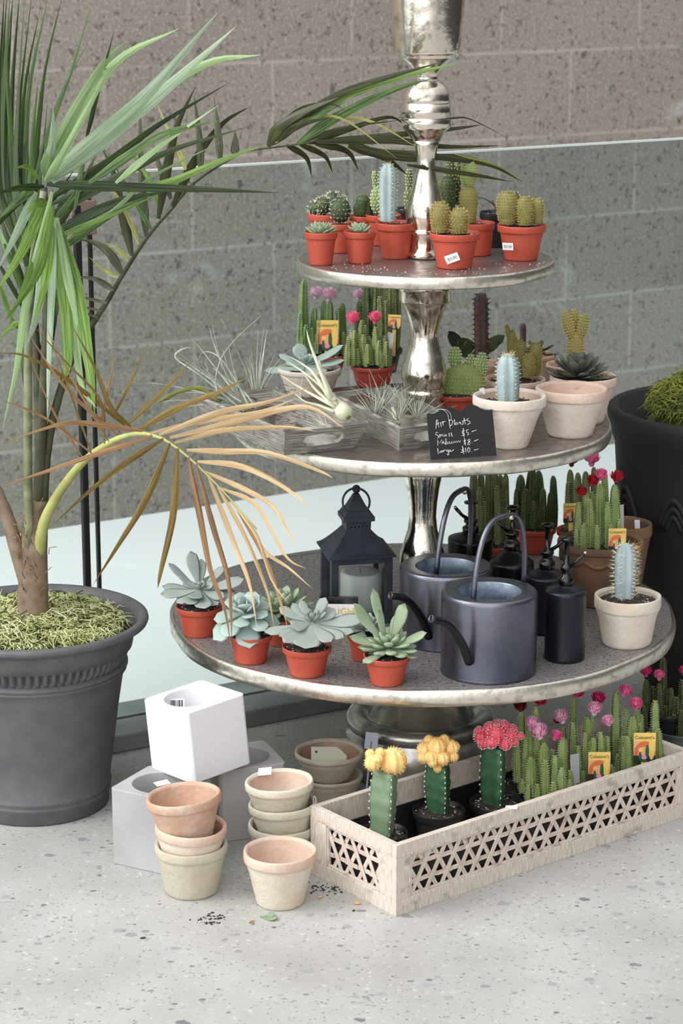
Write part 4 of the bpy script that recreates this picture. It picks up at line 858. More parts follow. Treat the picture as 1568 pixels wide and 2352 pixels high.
# product card
bpz = W(778, 1452, Z1); F = facing(bpz + V((0, 0, .001)), V((-.05, -1, .12))); cw = 88 * M2(1, bpz); chh = 84 * M2(1, bpz)
card = MB(); card.box(F @ T((0, chh / 2, 0)), cw, chh, .012, 1); card.add([F @ V((x * cw, y * chh, .0125)) for x, y in ((-.5, .0), (.5, .0), (.5, .80), (-.5, .80))], [(0, 1, 2, 3)], 0, False)
card.add([F @ V((x * cw, y * chh, .0128)) for x, y in ((-.5, .0), (.5, .0), (.5, .26), (-.5, .26))], [(0, 1, 2, 3)], 2, False)
o = make('product_box', card, ['paper_white', 'gloss_black', 'label_yellow'], loc=bpz); tag(o, 'small boxed card with black top, white middle and yellow base in front of the lantern', 'box')
mb = MB(); add_text(mb, 'en', F @ T((-.30 * cw, .58 * chh, .0132)), chh * .30, 0); add_text(mb, 'LIGH', F @ T((.12 * cw, .60 * chh, .0132)), chh * .27, 1); make('lettering', mb, ['ink_grey', 'label_yellow'], o)

# watering cans
def watering_can(label, cx, yb, r, yr, feet, apex, spout, dy=0, grp=None):
    loc, rb, rt, h = pot_spec(cx, yb, r, r, yr, Z1); loc.y += dy
    t = thing('watering_can', label, 'watering can', loc, grp)
    mb = MB(); mb.lathe(loc, [(1e-4, .0), (rb * .985, 0), (rb * .995, .0015), (rb * .99, .004), (rb * .985, .006), (rb * .99, h * .5), (rb * .99, h - .008), (rb * .978, h - .003), (rb * .95, h - .0005), (rb * .92, h), (rb * .66, h - .002)], 72)
    mb.lathe(loc, [(rb * .66, h - .002), (rb * .645, h - .004), (rb * .65, h - .03), (rb * .66, h - .07), (1e-4, h - .075)], 48, 1); make('body', mb, ['can_metal', 'can_inner'], t)
    a, b = [W(x, y, Z1 + h - .002) for x, y in feet]; mid = (a + b) / 2; ap = WY(apex[0], apex[1], mid.y); hd = ap.z - mid.z; pts = []
    for k in range(25):
        u = PI * k / 24; c_ = math.cos(u); s_ = math.sin(u); p = mid + (a - mid) * (abs(c_) ** .62 * (1 if c_ > 0 else -1)); p.z = mid.z + hd * s_ ** .9 - .004; p.x += (ap.x - mid.x) * s_; pts.append(p)
    mb = MB(); mb.tube(pts, .0047, 12); hn = make('handle', mb, 'can_metal', t)
    mb = MB(); mb.lathe(pts[13] + V((0, -.0055, -.004)), [(1e-4, -.001), (.004, -.001), (.0045, .0005), (.003, .002), (1e-4, .0022)], 16, 0, None, Matrix.Rotation(PI / 2, 4, 'X')); make('rivet', mb, 'brass', hn)
    sp = [WY(x, y, loc.y + q) for x, y, q in spout]; P = spline(sp, 16); n_ = len(P)
    mb = MB(); mb.tube(P, [.0082 - .0025 * k / n_ for k in range(n_)], 12); s_ = make('spout', mb, 'can_black', t)
    d = (P[-1] - P[-2]).normalized(); mb = MB(); q = d.to_track_quat('Z', 'Y').to_matrix().to_4x4(); mb.lathe(P[-1], [(.0058, -.003), (.0066, 0), (.0066, .0012), (.0048, .0014), (.0045, -.004), (1e-4, -.004)], 16, 0, None, q); make('spout_ring', mb, 'can_metal', s_)
watering_can('dark metal watering can with tall arched handle at the front edge of the bottom shelf', 1120, 1574, 111, 1354, ((1087, 1373), (1202, 1336)), (1157, 1180), ((1078, 1520, -.072), (1060, 1478, -.098), (1030, 1436, -.12), (990, 1421, -.135)))
watering_can('dark metal watering can behind the front one, next to the lantern', 1022, 1500, 107, 1297, ((1002, 1313), (1077, 1268)), (1056, 1122), ((985, 1462, -.07), (968, 1420, -.092), (935, 1378, -.115), (897, 1368, -.13)))
# black glass and metal sprayers
def sprayer(label, cx, yb, r, ysh, yneck, ytop, nz=1, m='sprayer_body'):
    loc, rb, rt, h = pot_spec(cx, yb, r, r, ysh, Z1); zN = WY(cx, yneck, loc.y).z - Z1; zT = WY(cx, ytop, loc.y).z - Z1
    t = thing('plant_sprayer', label, 'sprayer', loc, 'dark plant sprayers')
    mb = MB(); mb.lathe(loc, [(1e-4, 0), (rb * .97, 0), (rb, .003), (rb * .985, .006), (rb * .985, h - .006), (rb, h - .003), (rb * .97, h + .003), (rb * .8, h + (zN - h) * .35), (rb * .5, h + (zN - h) * .75), (rb * .3, zN), (rb * .3, zN + .004)], 48); make('bottle', mb, m, t)
    k = (zT - zN)
    mb = MB(); mb.lathe(loc, [(rb * .34, zN), (rb * .36, zN + .003), (rb * .36, zN + k * .16), (rb * .26, zN + k * .2), (rb * .2, zN + k * .28), (rb * .3, zN + k * .32), (rb * .3, zN + k * .40), (rb * .12, zN + k * .44), (rb * .12, zN + k * .9), (rb * .3, zN + k * .92), (rb * .3, zN + k * .97), (1e-4, zN + k)], 28); pm = make('pump', mb, 'gloss_black', t)
    mb = MB(); c0 = loc + V((0, 0, zN + k * .36)); mb.tube([c0, c0 + V((nz * .016, -.006, .012)), c0 + V((nz * .028, -.01, .026))], [.004, .003, .0034], 8); nzb = make('nozzle', mb, 'gloss_black', pm)
    mb = MB(); mb.ball(T(c0 + V((nz * .029, -.0105, .028))), .0032, .0032, .0032, 10, 8); make('nozzle_tip', mb, 'brass', nzb)
sprayer('dark grey plant sprayer with black pump immediately right of the front watering can', 1295, 1526, 47, 1357, 1343, 1232)
sprayer('dark plant sprayer standing behind the rightmost sprayer', 1252, 1462, 50, 1322, 1306, 1200)
sprayer('black plant sprayer behind the handle of the front watering can', 1172, 1432, 52, 1292, 1262, 1160, -1, 'can_black')
sprayer('black plant sprayer farthest back, behind the rear watering can', 1078, 1380, 52, 1238, 1222, 1150, -1, 'can_black')

# rear cacti on the bottom tier
t, l, rb, rt, h = potted('tall green column cacti rising behind the rear watering can, bottom shelf', 1122, 1312, 44, 60, 1245, Z1, group=gf)
columns(t, l, [(1090, 1250, 1080, 12, 0), (1106, 1250, 1085, 11, .01), (1122, 1250, 1078, 12, 0), (1138, 1250, 1082, 10, 0), (1150, 1250, 1090, 11, .01), (1160, 1250, 1088, 10, 0), (1098, 1250, 1118, 8, -.02), (1112, 1250, 1150, 8, -.02), (1142, 1250, 1115, 8, -.02), (1080, 1250, 1120, 8, -.01)], ('cactus_green', 'spine_white'))
t, l, rb, rt, h = potted('red pot of dense dark green columns behind the sprayers, bottom shelf', 1226, 1275, 36, 50, 1210, Z1, group=gf)
columns(t, l, [(1196, 1210, 1090, 14, .01), (1222, 1210, 1070, 14, .01), (1238, 1210, 1080, 13, .02), (1270, 1215, 1092, 10, .01), (1208, 1214, 1122, 9, -.015), (1247, 1214, 1122, 9, -.015), (1225, 1214, 1150, 9, -.02), (1262, 1214, 1130, 8, 0), (1186, 1214, 1120, 9, 0)], ('cactus_deep', 'spine_gold'))
t, l, rb, rt, h = potted('dark columns with crimson and pink blooms in red pot behind the old clay planter', 1330, 1285, 38, 54, 1215, Z1, group=gf)
columns(t, l, [(1310, 1215, 1078, 11, 0), (1328, 1215, 1085, 10, .01), (1345, 1215, 1082, 11, 0), (1362, 1215, 1072, 9, 0), (1302, 1215, 1105, 8, -.01), (1320, 1215, 1100, 8, -.02)], ('cactus_green', 'spine_white'))
flower(t, up_at(l, 1358, 1064, -.01), M2(24, l), 'flower_hot'); flower(t, up_at(l, 1312, 1066, 0), M2(20, l), 'flower_deep')
plant_tag(t, up_at(l, 1310, 1200, -.045), V((.1, -1, .1)), M2(34, l), M2(44, l), .03)
# old clay planters
loc, rb, rt, h = pot_spec(1374, 1400, 62, 98, 1238, Z1); t = thing('potted_cactus', 'old weathered clay planter with scalloped band holding green columns and red and pink blooms', 'cactus', loc, gf)
mb = clay_mesh(loc, rb, rt, h, seed=9, lip=.12, lipx=.02)
for k in range(9):
    a0_ = 2 * PI * k / 9
    mb.tube([loc + V(((rt * (.93 - .03 * math.sin(PI * u / 8))) * math.cos(a0_ + 2 * PI / 9 * u / 8), (rt * (.93 - .03 * math.sin(PI * u / 8))) * math.sin(a0_ + 2 * PI / 9 * u / 8), h * (.80 - .10 * math.sin(PI * u / 8)))) for u in range(9)], .004, 6, 0)
make('pot', mb, ['terra_old'] * 3, t); soil(loc, rt * .87, h * .86, t)
l = loc
columns(t, l, [(1328, 1258, 1152, 10, -.01), (1346, 1262, 1120, 11, 0), (1362, 1262, 1128, 11, .01), (1379, 1262, 1110, 12, 0), (1396, 1262, 1152, 10, -.02), (1410, 1260, 1112, 13, 0), (1388, 1258, 1085, 10, .02), (1353, 1268, 1145, 9, -.02), (1370, 1270, 1205, 8, -.03), (1340, 1270, 1200, 8, -.03), (1325, 1268, 1215, 7, -.02), (1420, 1262, 1190, 7, -.01), (1400, 1268, 1205, 7, -.03)] + cluster(1322, 1420, 1268, lambda u: 1190, 9, 5, 7, 8, .02), ('cactus_grass', 'spine_white'), 5, .0042)
for x, y, r, m_ in ((1333, 1136, 17, 'flower_red'), (1358, 1112, 19, 'flower_red'), (1378, 1098, 19, 'flower_hot'), (1414, 1103, 19, 'flower_red')): flower(t, up_at(l, x, y, -.005), M2(r, l), m_, (R.uniform(-.3, .3), -.3, 1))
plant_tag(t, up_at(l, 1417, 1266, -.045), V((.05, -1, .1)), M2(40, l), M2(52, l), .012)
plant_tag(t, up_at(l, 1424, 1215, .01), V((.3, -1, .1)), M2(18, l), M2(56, l), .03, False)
loc, rb, rt, h = pot_spec(1428, 1350, 46, 64, 1200, Z1); o = make('clay_pot', clay_mesh(loc, rb, rt, h, seed=12), ['terra_old'] * 3, loc=loc); tag(o, 'empty brown weathered clay pot behind the scalloped planter, bottom shelf', 'clay pot')
sticker(o, up_at(loc, 1463, 1204, -.012), V((-.3, -1, .3)), M2(12, loc), M2(20, loc), .1, '', 'paper_blue')
t, l, rb, rt, h = potted('pale clay pot with long-spined blue column cactus at right edge of bottom shelf', 1437, 1494, 56, 76, 1366, Z1, ('terra_white', 'terra_pale', 'terra_pale'), fill=.88, lip=.26, lipx=.04)
stem(t, up_at(l, 1434, 1382), up_at(l, 1438, 1247), M2(26, l), 6, .4, ('cactus_blue', 'spine_white'), .0065, .009, .0004, 5, .85)
mb = MB()
for i in range(110):
    u = R.random(); a = R.uniform(-1.2, .9); mb.spine(up_at(l, 1434, 1382).lerp(up_at(l, 1438, 1247), u) + V((math.cos(a), math.sin(a), 0)) * M2(23, l) * .9, V((math.cos(a), math.sin(a), R.uniform(-.6, .8))), .013, .0004, 0)
make('long_spines', mb, 'spine_gold', t)

# ================================================================== FLOOR: clay pots and cubes
def claypot(label, cx, yb, rb, rt, yr, z=0, m=('terra_pale',) * 3, tilt=0, seed=1, group=None, lip=.2, at=None):
    loc, rbm, rtm, h = pot_spec(cx, yb, rb, rt, yr, z)
    if at is not None: loc = V(at)
    o = make('clay_pot', clay_mesh(loc, rbm, rtm, h, tilt, lip, seed), list(m), loc=loc); tag(o, label, 'clay pot', group); return o, loc, rbm, rtm, h
gk = 'small clay pots on the floor'
claypot('single pale clay pot standing alone on the floor, nearest to the lattice crate corner', 643, 2094, 55, 84, 1951, 0, ('terra_pale', 'terra_rim', 'terra_pink'), 0, 3, gk)
o, l1, rb1, rt1, h1 = claypot('pale clay pot at the bottom of the left stack of three', 440, 2070, 61, 83, 1935, 0, ('terra_sage', 'terra_sage', 'terra_pink'), 0, 4, gk)
def stack(label, base, rb, rt, h, z, dx, m, tilt, seed): return claypot(label, 500, 2000, 50, 70, 1900, 0, m, tilt, seed, gk) if 0 else _st(label, base, rb, rt, h, z, dx, m, tilt, seed)
def _st(label, base, rb, rt, h, z, dx, m, tilt, seed):
    loc = V((base.x + dx, base.y, z)); o = make('clay_pot', clay_mesh(loc, rb, rt, h, tilt, .2, seed), list(m), loc=loc); tag(o, label, 'clay pot', gk); return o, loc
zt1 = WY(437, 1893, l1.y).z; zt2 = WY(428, 1824, l1.y).z
stack('clay pot with orange rim in the middle of the left stack of three', l1, rb1 * .95, rt1 * .985, h1 * .97, zt1 - h1 * .97, -.001, ('terra_pale', 'terra_rim', 'terra_orange'), .03, 6)
stack('tilted orange-brown clay pot on top of the left stack of three', l1, rb1 * .93, rt1 * 1.03, h1 * .98, zt2 - h1 * .98, -.004, ('terra_orange', 'terra_orange', 'terra_orange'), -.09, 7)
o, l2, rb2, rt2, h2 = claypot('greenish grey clay pot at the bottom of the stack behind the single pot', 648, 2010, 56, 78, 1889, 0, ('terra_sage',) * 3, 0, 8, gk)
stack('grey clay pot in the middle of the middle stack of three', l2, rb2 * .95, rt2 * 1.01, h2 * .97, WY(655, 1840, l2.y).z - h2 * .97, .005, ('terra_sage',) * 3, -.05, 9)
o, l_ = stack('clay pot with pinkish inside on top of the middle stack of three', l2, rb2 * .95, rt2 * 1.0, h2 * .95, WY(646, 1791, l2.y).z - h2 * .95, -.001, ('terra_sage', 'terra_pale', 'terra_pink'), -.04, 10)
sticker(o, WY(608, 1772, l_.y + .035), V((-.2, -.5, .9)), .022, .016, .3, '', 'paper_white')
mb = MB(); c = WY(722, 1838, l2.y - .01); mb.tube([c + V((.0022 * math.cos(a), 0, .007 * math.sin(a))) for a in [2 * PI * k / 16 for k in range(16)]], .0006, 5, closed=True)
o = make('string_loop', mb, 'chalk', loc=c); tag(o, 'small white string loop sticking out of the middle clay pot stack', 'string')
o, l3, rb3, rt3, h3 = claypot('brownish clay pot under another in the stack of two at the stand base', 758, 1851, 56, 74, 1776, 0, ('terra_pale',) * 3, 0, 11, gk)
hh = h3 * 1.15
o, l_ = stack('clay pot with a cream card inside, upper of the two at the stand base', l3, rb3 * .9, rt3 * 1.07, hh, WY(755, 1722, l3.y).z - hh, -.002, ('terra_pale', 'terra_pale', 'terra_orange'), 0, 12)
F = facing(l_ + V((0, -rt3 * .55, hh * .62)), V((0, -1, .45))); mb = MB(); w_ = .062; hc = .034
pts = [(-.5, 0), (.5, 0), (.5, .55), (.34, .85), (.2, 1), (-.5, 1)]; ff = [F @ V((x * w_, y * hc, 0)) for x, y in pts]
mb.add(ff + [p + V((0, .0012, 0)) for p in ff], [tuple(range(6)), tuple(range(11, 5, -1))] + [(i, i + 6, (i + 1) % 6 + 6, (i + 1) % 6) for i in range(6)], 0, False)
mb.ball(F @ T((-.36 * w_, .75 * hc, 0)), .0022, .0022, .0006, 10, 6, 1)
o = make('paper_card', mb, ['paper_cream', 'ink'], loc=F @ V((0, 0, 0))); tag(o, 'cream tag card with punched hole leaning inside the clay pot at the stand base', 'card')
for i, (px, py, w_, h_, nrm, lab) in enumerate(((780, 1704, .026, .012, V((0, -.8, .6)), 'small pale blue price slip at the back rim of the card-holding clay pot'), (853, 1702, .024, .03, V((-.35, -1, .35)), 'small pale blue price slip standing behind the left yellow grafted cactus'))):
    p = WY(px, py, l3.y + (.055 if i == 0 else .02)); F = facing(p, nrm); mb = MB(); mb.box(F, w_, h_, .0006)
    if i: mb.box(F @ T((0, -.06, 0)), .003, .12, .0006)
    tag(make('price_slip', mb, 'paper_blue', loc=p), lab, 'price slip')

def cube_planter(label, cen, yaw, s, h, m, tilt=0, hole=.40, floor_k=.25):
    M = T(cen) @ Matrix.Rotation(tilt, 4, 'Y') @ Rz(yaw); N = 64; mb = MB(); hr = s * hole; out = []; inn = []
    for k in range(N):
        a = 2 * PI * (k + .5) / N; m_ = max(abs(math.cos(a)), abs(math.sin(a))); out.append((s / 2 * math.cos(a) / m_, s / 2 * math.sin(a) / m_)); inn.append((hr * math.cos(a), hr * math.sin(a)))
    vs = [M @ V((x, y, 0)) for x, y in out] + [M @ V((x, y, h)) for x, y in out] + [M @ V((x, y, h)) for x, y in inn] + [M @ V((x * .98, y * .98, h * .7)) for x, y in inn] + [M @ V((x * .9, y * .9, h * .25)) for x, y in inn] + [M @ V((0, 0, h * .22))]
    fs = [tuple(range(N - 1, -1, -1))]
    for k in range(N):
        j = (k + 1) % N
        for r_ in range(4): fs.append((r_ * N + k, r_ * N + j, (r_ + 1) * N + j, (r_ + 1) * N + k))
        fs.append((4 * N + k, 4 * N + j, 5 * N))
    mb.add(vs, fs, 0, False); o = make('cube_planter', mb, m, loc=cen, bevel=.0018); tag(o, label, 'planter'); return o, M
LA = W(256, 1983, 0); e1 = V((math.cos(1.08), math.sin(1.08), 0)); e2 = V((math.cos(-.49), math.sin(-.49), 0)); sA = .122
hA = WY(246, 1810, LA.y).z
oA, MA = cube_planter('grey concrete cube planter at left under the white one, beside the big palm pot', LA + e1 * sA / 2 + e2 * sA / 2, 1.08, sA, hA, 'grey_concrete', 0, .39)
tb_ = W(459, 1761, hA + .002)
oW, MW = cube_planter('bright white cube planter with round opening balanced on the two grey cubes', V((tb_.x + .002, tb_.y, hA + .004)), .70, .122, .122, 'white_concrete', -.085, .40)
cB = V((-.168, 3.68, 0)); oB, MB_ = cube_planter('pale grey concrete cube planter behind the middle pot stack, under the white cube', cB, .35, .118, hA - .004, 'pale_concrete', 0, .39)
sticker(oA, WP(372, 1800, LA + V((0, 0, hA + .001)), V((0, 0, 1))) + V((0, .0, .001)), V((0, -.1, 1)), .024, .016, .5, '', 'paper_white')
# barcode sticker inside the white cube
F = MW @ facing((.0, .046, .112), (0, -1, .1)) if 0 else facing(MW @ V((-.010, .040, .104)), V((.1, -1, .25))); mb = MB(); mb.box(F, .030, .016, .0005); s_ = make('barcode_sticker', mb, 'paper_white', oW)
mb = MB(); x = -.012
while x < .012:
    w_ = R.choice((.0006, .0012, .0018)); mb.box(F @ T((x, 0, .0004)), w_, .011, .0004); x += w_ + R.choice((.0007, .0013))
make('bars', mb, 'ink', s_)

# ================================================================== CRATE
C0 = W(909, 2106, 0); cx_ = (W(1568, 1878, 0) - C0).normalized(); CB = basis(C0, cx_); CL = .665; CW = .215; CH = WY(910, 1943, C0.y).z
crate = thing('lattice_crate', 'long whitewashed wooden crate with woven lattice sides holding cacti', 'crate', CB @ V((CL / 2, CW / 2, 0)))
def cbox(mb, x0, y0, z0, x1, y1, z1, mi=0): mb.box(CB @ T(((x0 + x1) / 2, (y0 + y1) / 2, z0)), x1 - x0, y1 - y0, z1 - z0, mi)
def ubox(mb, x0, y0, z0, x1, y1, z1):
    vs = [CB @ V((x, y, z)) for z in (z0, z1) for x, y in ((x0, y0), (x1, y0), (x1, y1), (x0, y1))]; sx, sz = R.random(), R.random()
    hor = max(x1 - x0, y1 - y0) > (z1 - z0); uv = []
    for z in (z0, z1):
        for x, y in ((x0, y0), (x1, y0), (x1, y1), (x0, y1)): uv.append((x + y + sx, z + sz))
    mb.add(vs, [(3, 2, 1, 0), (4, 5, 6, 7), (0, 1, 5, 4), (1, 2, 6, 5), (2, 3, 7, 6), (3, 0, 4, 7)], 0, False, uv)
th = .011
def side(name, a, b, fixed, along_x, sgn, lattice=True):
    """frame boards of one side; 'fixed' is the outer coordinate"""
    f0, f1 = (fixed, fixed + th * sgn) if sgn > 0 else (fixed - th, fixed)
    def bx(mb, u0, u1, z0, z1, d0=0, d1=0):
        if along_x: ubox(mb, u0, f0 + d0, z0, u1, f1 - d1, z1)
        else: ubox(mb, f0 + d0, u0, z0, f1 - d1, u1, z1)
    mb = MB()
    if lattice:
        zb0, zt0 = .026, CH - .022; pw = .030
        bx(mb, a, b, 0, zb0); bx(mb, a, b, zt0, CH); bx(mb, a, a + pw, zb0, zt0); bx(mb, b - pw, b, zb0, zt0)
        for d in (.003,):   # inner bead
            for (u0, u1, z0, z1) in ((a + pw, b - pw, zb0, zb0 + .004), (a + pw, b - pw, zt0 - .004, zt0), (a + pw, a + pw + .004, zb0, zt0), (b - pw - .004, b - pw, zb0, zt0)): bx(mb, u0, u1, z0, z1, .0015, .004)
    else: bx(mb, a, b, 0, CH)
    p = make(name, mb, 'white_wood', crate, bevel=.0008)
    if not lattice: return
    u0, u1, z0, z1 = a + pw, b - pw, zb0, zt0; hh_ = z1 - z0; sw = .0072; dxs = hh_ / math.tan(1.05)
    def strip(ua, za, ub, zb_, lay, mi=0):
        d = V((ub - ua, zb_ - za)); L = d.length; n_ = V((-d.y, d.x)) / L * sw / 2; t0 = .0035 + .0017 * lay; t1 = t0 + .0016; vs = []; uv = []
        for tt in (t0, t1):
            for (u, z) in ((ua - n_.x, za - n_.y), (ub - n_.x, zb_ - n_.y), (ub + n_.x, zb_ + n_.y), (ua + n_.x, za + n_.y)):
                w_ = f0 + tt if sgn > 0 else f1 - tt; vs.append(CB @ (V((u, w_, z)) if along_x else V((w_, u, z))))
        uu = R.random() * 5
        for _ in (0, 1): uv += [(uu, 0), (uu + L, 0), (uu + L, sw), (uu, sw)]
        lat.add(vs, [(0, 1, 2, 3), (7, 6, 5, 4), (0, 4, 5, 1), (1, 5, 6, 2), (2, 6, 7, 3), (3, 7, 4, 0)], mi, False, uv)
    lat = MB()
    for z in (z0 + hh_ * .30, z0 + hh_ * .70):
        u = u0
        while u < u1: nx = min(u1, u + .030); strip(u, z, nx, z, (int((u - u0) / .03) % 2) * .9 + .9, 0); u = nx
    pitch = .031; k = -4
    while u0 + k * pitch < u1:
        for dirn in (1, -1):
            ua = u0 + k * pitch + (.004 if dirn > 0 else .0195); ub = ua + dxs; za, zb_ = z0, z1
            if ub > u0 and ua < u1:
                if ua < u0: f = (u0 - ua) / dxs; za = z0 + f * hh_; ua_ = u0
                else: ua_ = ua
                if ub > u1: f = (u1 - ua) / dxs; zb_ = z0 + f * hh_; ub_ = u1
                else: ub_ = ub
                if dirn > 0: strip(ua_, za, ub_, zb_, 0)
                else: strip(ua_, z1 - (za - z0), ub_, z1 - (zb_ - z0), 1.9)
        k += 1
    make('lattice', lat, 'lattice_wood', p)
side('front_panel', 0, CL, 0, True, 1); side('back_panel', 0, CL, CW, True, -1, False)
side('end_panel', th, CW - th, 0, False, 1); side('end_panel', th, CW - th, CL, False, -1)
mb = MB(); ubox(mb, th, th, .004, CL - th, CW - th, .010); make('crate_bottom', mb, 'white_wood', crate)
mb = MB(); lw = .003
for (x0, y0, x1, y1) in ((th + .001, th + .001, CL - th - .001, th + .001 + lw), (th + .001, CW - th - .001 - lw, CL - th - .001, CW - th - .001), (th + .001, th + .001 + lw, th + .001 + lw, CW - th - .001 - lw), (CL - th - .001 - lw, th + .001 + lw, CL - th - .001, CW - th - .001 - lw)): cbox(mb, x0, y0, .0102, x1, y1, .078)
make('added_dark_backing', mb, 'dark_plastic', crate)  # added dark sheets inside the panels so the lattice gaps read black
zc = .011
def inpot(label, xl, yl, r, hh, name='potted_cactus', group=None):
    loc = CB @ V((xl, yl, zc)); t = thing(name, label, 'cactus', loc, group); nursery_pot(loc, r * .72, r, hh, t, 'dark_plastic', .86); return t, loc
gg = 'grafted cacti in the lattice crate'
def cl(px, py, z): p = W(px, py, z); q = CB.inverted() @ p; return q.x, q.y
def graft(label, px, py, r, hh, x, y0, y1, w, m, heads, hm, hs, rot):
    xl, yl = cl(px, py, zc + hh * .86); xl = max(th + r + .001, xl); yl = min(max(yl, th + r + .001), CW - th - r - .001)
    t, loc = inpot(label, xl, yl, r, hh, group=gg); a_, b_ = up_at(loc, x, y0), up_at(loc, x + rot, y1); W2 = M2(w, loc)
    mb = MB(); d = (b_ - a_).normalized(); L = (b_ - a_).length; N = 24; vs = []; J = 16; ph = -PI / 2 + .3
    for j in range(J + 1):
        tt = j / J; wv = 1 + .05 * math.sin(tt * 26)
        for i in range(N):
            a = 2 * PI * i / N; c3 = abs(math.cos(1.5 * (a - ph))) ; f = (.47 + .53 * (1 - abs(math.sin(1.5 * (a - ph)))) ** 1.25) * wv * (.86 + .14 * math.sin(tt * 3))
            p = a_.lerp(b_, tt) + V((math.cos(a) * W2 * f, math.sin(a) * W2 * f, 0)); vs.append(p)
    fs = [(j * N + i, j * N + (i + 1) % N, (j + 1) * N + (i + 1) % N, (j + 1) * N + i) for j in range(J) for i in range(N)] + [tuple(J * N + i for i in range(N))]
    mb.add(vs, fs, 0)
    for k in range(3):
        a = ph + 2 * PI * k / 3
        for j in range(9):
            tt = (j + .5) / 9; p = a_.lerp(b_, tt) + V((math.cos(a), math.sin(a), 0)) * W2 * .97 * (.86 + .14 * math.sin(tt * 3)); mb.ball(T(p), .0011, .0011, .0022, 5, 4, 1)
            mb.spine(p, V((math.cos(a), math.sin(a), .3)), .003, .0004)
    make('rootstock', mb, [m, 'spine_white'], t)
    for (hx, hy, hr, dy) in heads:
        c = up_at(loc, hx, hy, dy); r_ = M2(hr, c); mb = MB(); nr = 9
        mb.ball(T(c), r_, r_, r_ * .93, 36, 14, 0, lambda a, t_: 1 - .14 * abs(math.sin(nr * a / 2)) * math.sin(t_))
        for k in range(nr):
            a = 2 * PI * k / nr
            for j in range(8):
                t_ = PI * (j + .8) / 8.6; o_ = V((math.sin(t_) * math.cos(a), math.sin(t_) * math.sin(a), -math.cos(t_) * .93)); p = c + o_ * r_ * 1.0
                mb.ball(T(p), r_ * .055, r_ * .055, r_ * .055, 5, 3, 1)
                for _ in range(hs): mb.spine(p, o_ + V((R.uniform(-1, 1), R.uniform(-1, 1), R.uniform(-1, 1))) * .9, r_ * .22, .0004)
        make('grafted_head', mb, hm, t)
    return t, loc
hy_ = ('graft_yellow', 'graft_yellow'); hp = ('graft_pink', 'spine_pink')
graft('left grafted cactus with a smooth yellow ball and side bud on a pale green stem', 878, 1920, .041, .062, 882, 1915, 1772, 39, 'cactus_graft_pale',
      ((902, 1748, 33, 0), (856, 1752, 20, -.012), (872, 1728, 11, -.01), (850, 1732, 12, 0), (868, 1742, 12, -.018), (918, 1765, 12, .01)), hy_, 2, 6)
graft('middle grafted cactus with a knobbly cluster of yellow balls on a dark green stem', 1006, 1868, .044, .062, 1010, 1862, 1757, 37, 'cactus_graft',
      [(975, 1722, 19, 0), (1003, 1715, 22, -.01), (1035, 1718, 19, 0), (972, 1740, 14, -.008), (990, 1740, 17, -.02), (1015, 1742, 18, -.018), (1040, 1738, 13, -.006), (1005, 1765, 10, -.015), (985, 1700, 12, .01), (1020, 1700, 13, .008), (1045, 1715, 11, .004), (993, 1752, 11, -.025)], hy_, 3, 0)
graft('grafted cactus with a bright pink-red cluster on a thick dark green stem', 1138, 1850, .044, .062, 1136, 1862, 1715, 37, 'cactus_graft',
      [(1105, 1692, 18, 0), (1140, 1685, 23, -.012), (1170, 1690, 20, 0), (1125, 1672, 15, 0), (1155, 1668, 15, .004), (1110, 1708, 13, -.008), (1128, 1705, 15, -.02), (1160, 1708, 15, -.016), (1180, 1705, 10, 0), (1142, 1665, 13, .006), (1195, 1690, 9, .006), (1176, 1675, 12, .006), (1100, 1680, 12, .004)], hp, 4, 2)
# fairy castle cacti in the crate
gfc = 'flowering column cacti in the lattice crate'
def castle(label, px, r, specs, flowers, tags=(), m=('cactus_grass', 'spine_white'), yl=None, hh=.062):
    # px: image x of the pot centre in the crate's middle line
    best = min((abs(784 + FPX * (CB @ V((k * .005, CW / 2, .06))).x / depth(CB @ V((k * .005, CW / 2, .06))) - px), k * .005) for k in range(134))
    t, loc = inpot(label, min(max(best[1], th + r), CL - th - r - .002), yl or CW / 2, r, hh, group=gfc)
    columns(t, loc, specs, m, 5, .0042, .46); 
    for x, y, q, c, dy in flowers: flower(t, up_at(loc, x, y + q * .35, dy), M2(q, loc), c, (R.uniform(-.35, .35), R.uniform(-.5, 0), 1))
    for x, y, w, h_, dy, n_, full in tags: plant_tag(t, up_at(loc, x, y, dy), V(n_), M2(w, loc), M2(h_, loc), .02, full)
    return t, loc
castle('plump bright green columns with three pale pink blooms, first flowering cactus in the crate', 1255, .047,
       [(1219, 1842, 1738, 14, -.02), (1249, 1836, 1705, 14, .0), (1252, 1845, 1745, 9, -.034), (1274, 1840, 1735, 11, -.02), (1294, 1828, 1692, 13, 0), (1291, 1838, 1762, 11, -.028), (1200, 1840, 1788, 9, -.01), (1198, 1830, 1740, 9, .01), (1222, 1815, 1690, 11, .02), (1310, 1826, 1768, 8, -.01), (1232, 1845, 1800, 8, -.036), (1212, 1845, 1800, 8, -.03), (1272, 1845, 1795, 8, -.037), (1268, 1825, 1720, 9, .01), (1305, 1834, 1790, 7, -.025), (1240, 1810, 1670, 9, .03)],
       ((1219, 1664, 23, 'flower_pink', 0), (1239, 1682, 26, 'flower_pink', -.015), (1274, 1690, 17, 'flower_hot', -.005)), ((1321, 1800, 24, 70, -.005, (.55, -1, .1), False),))
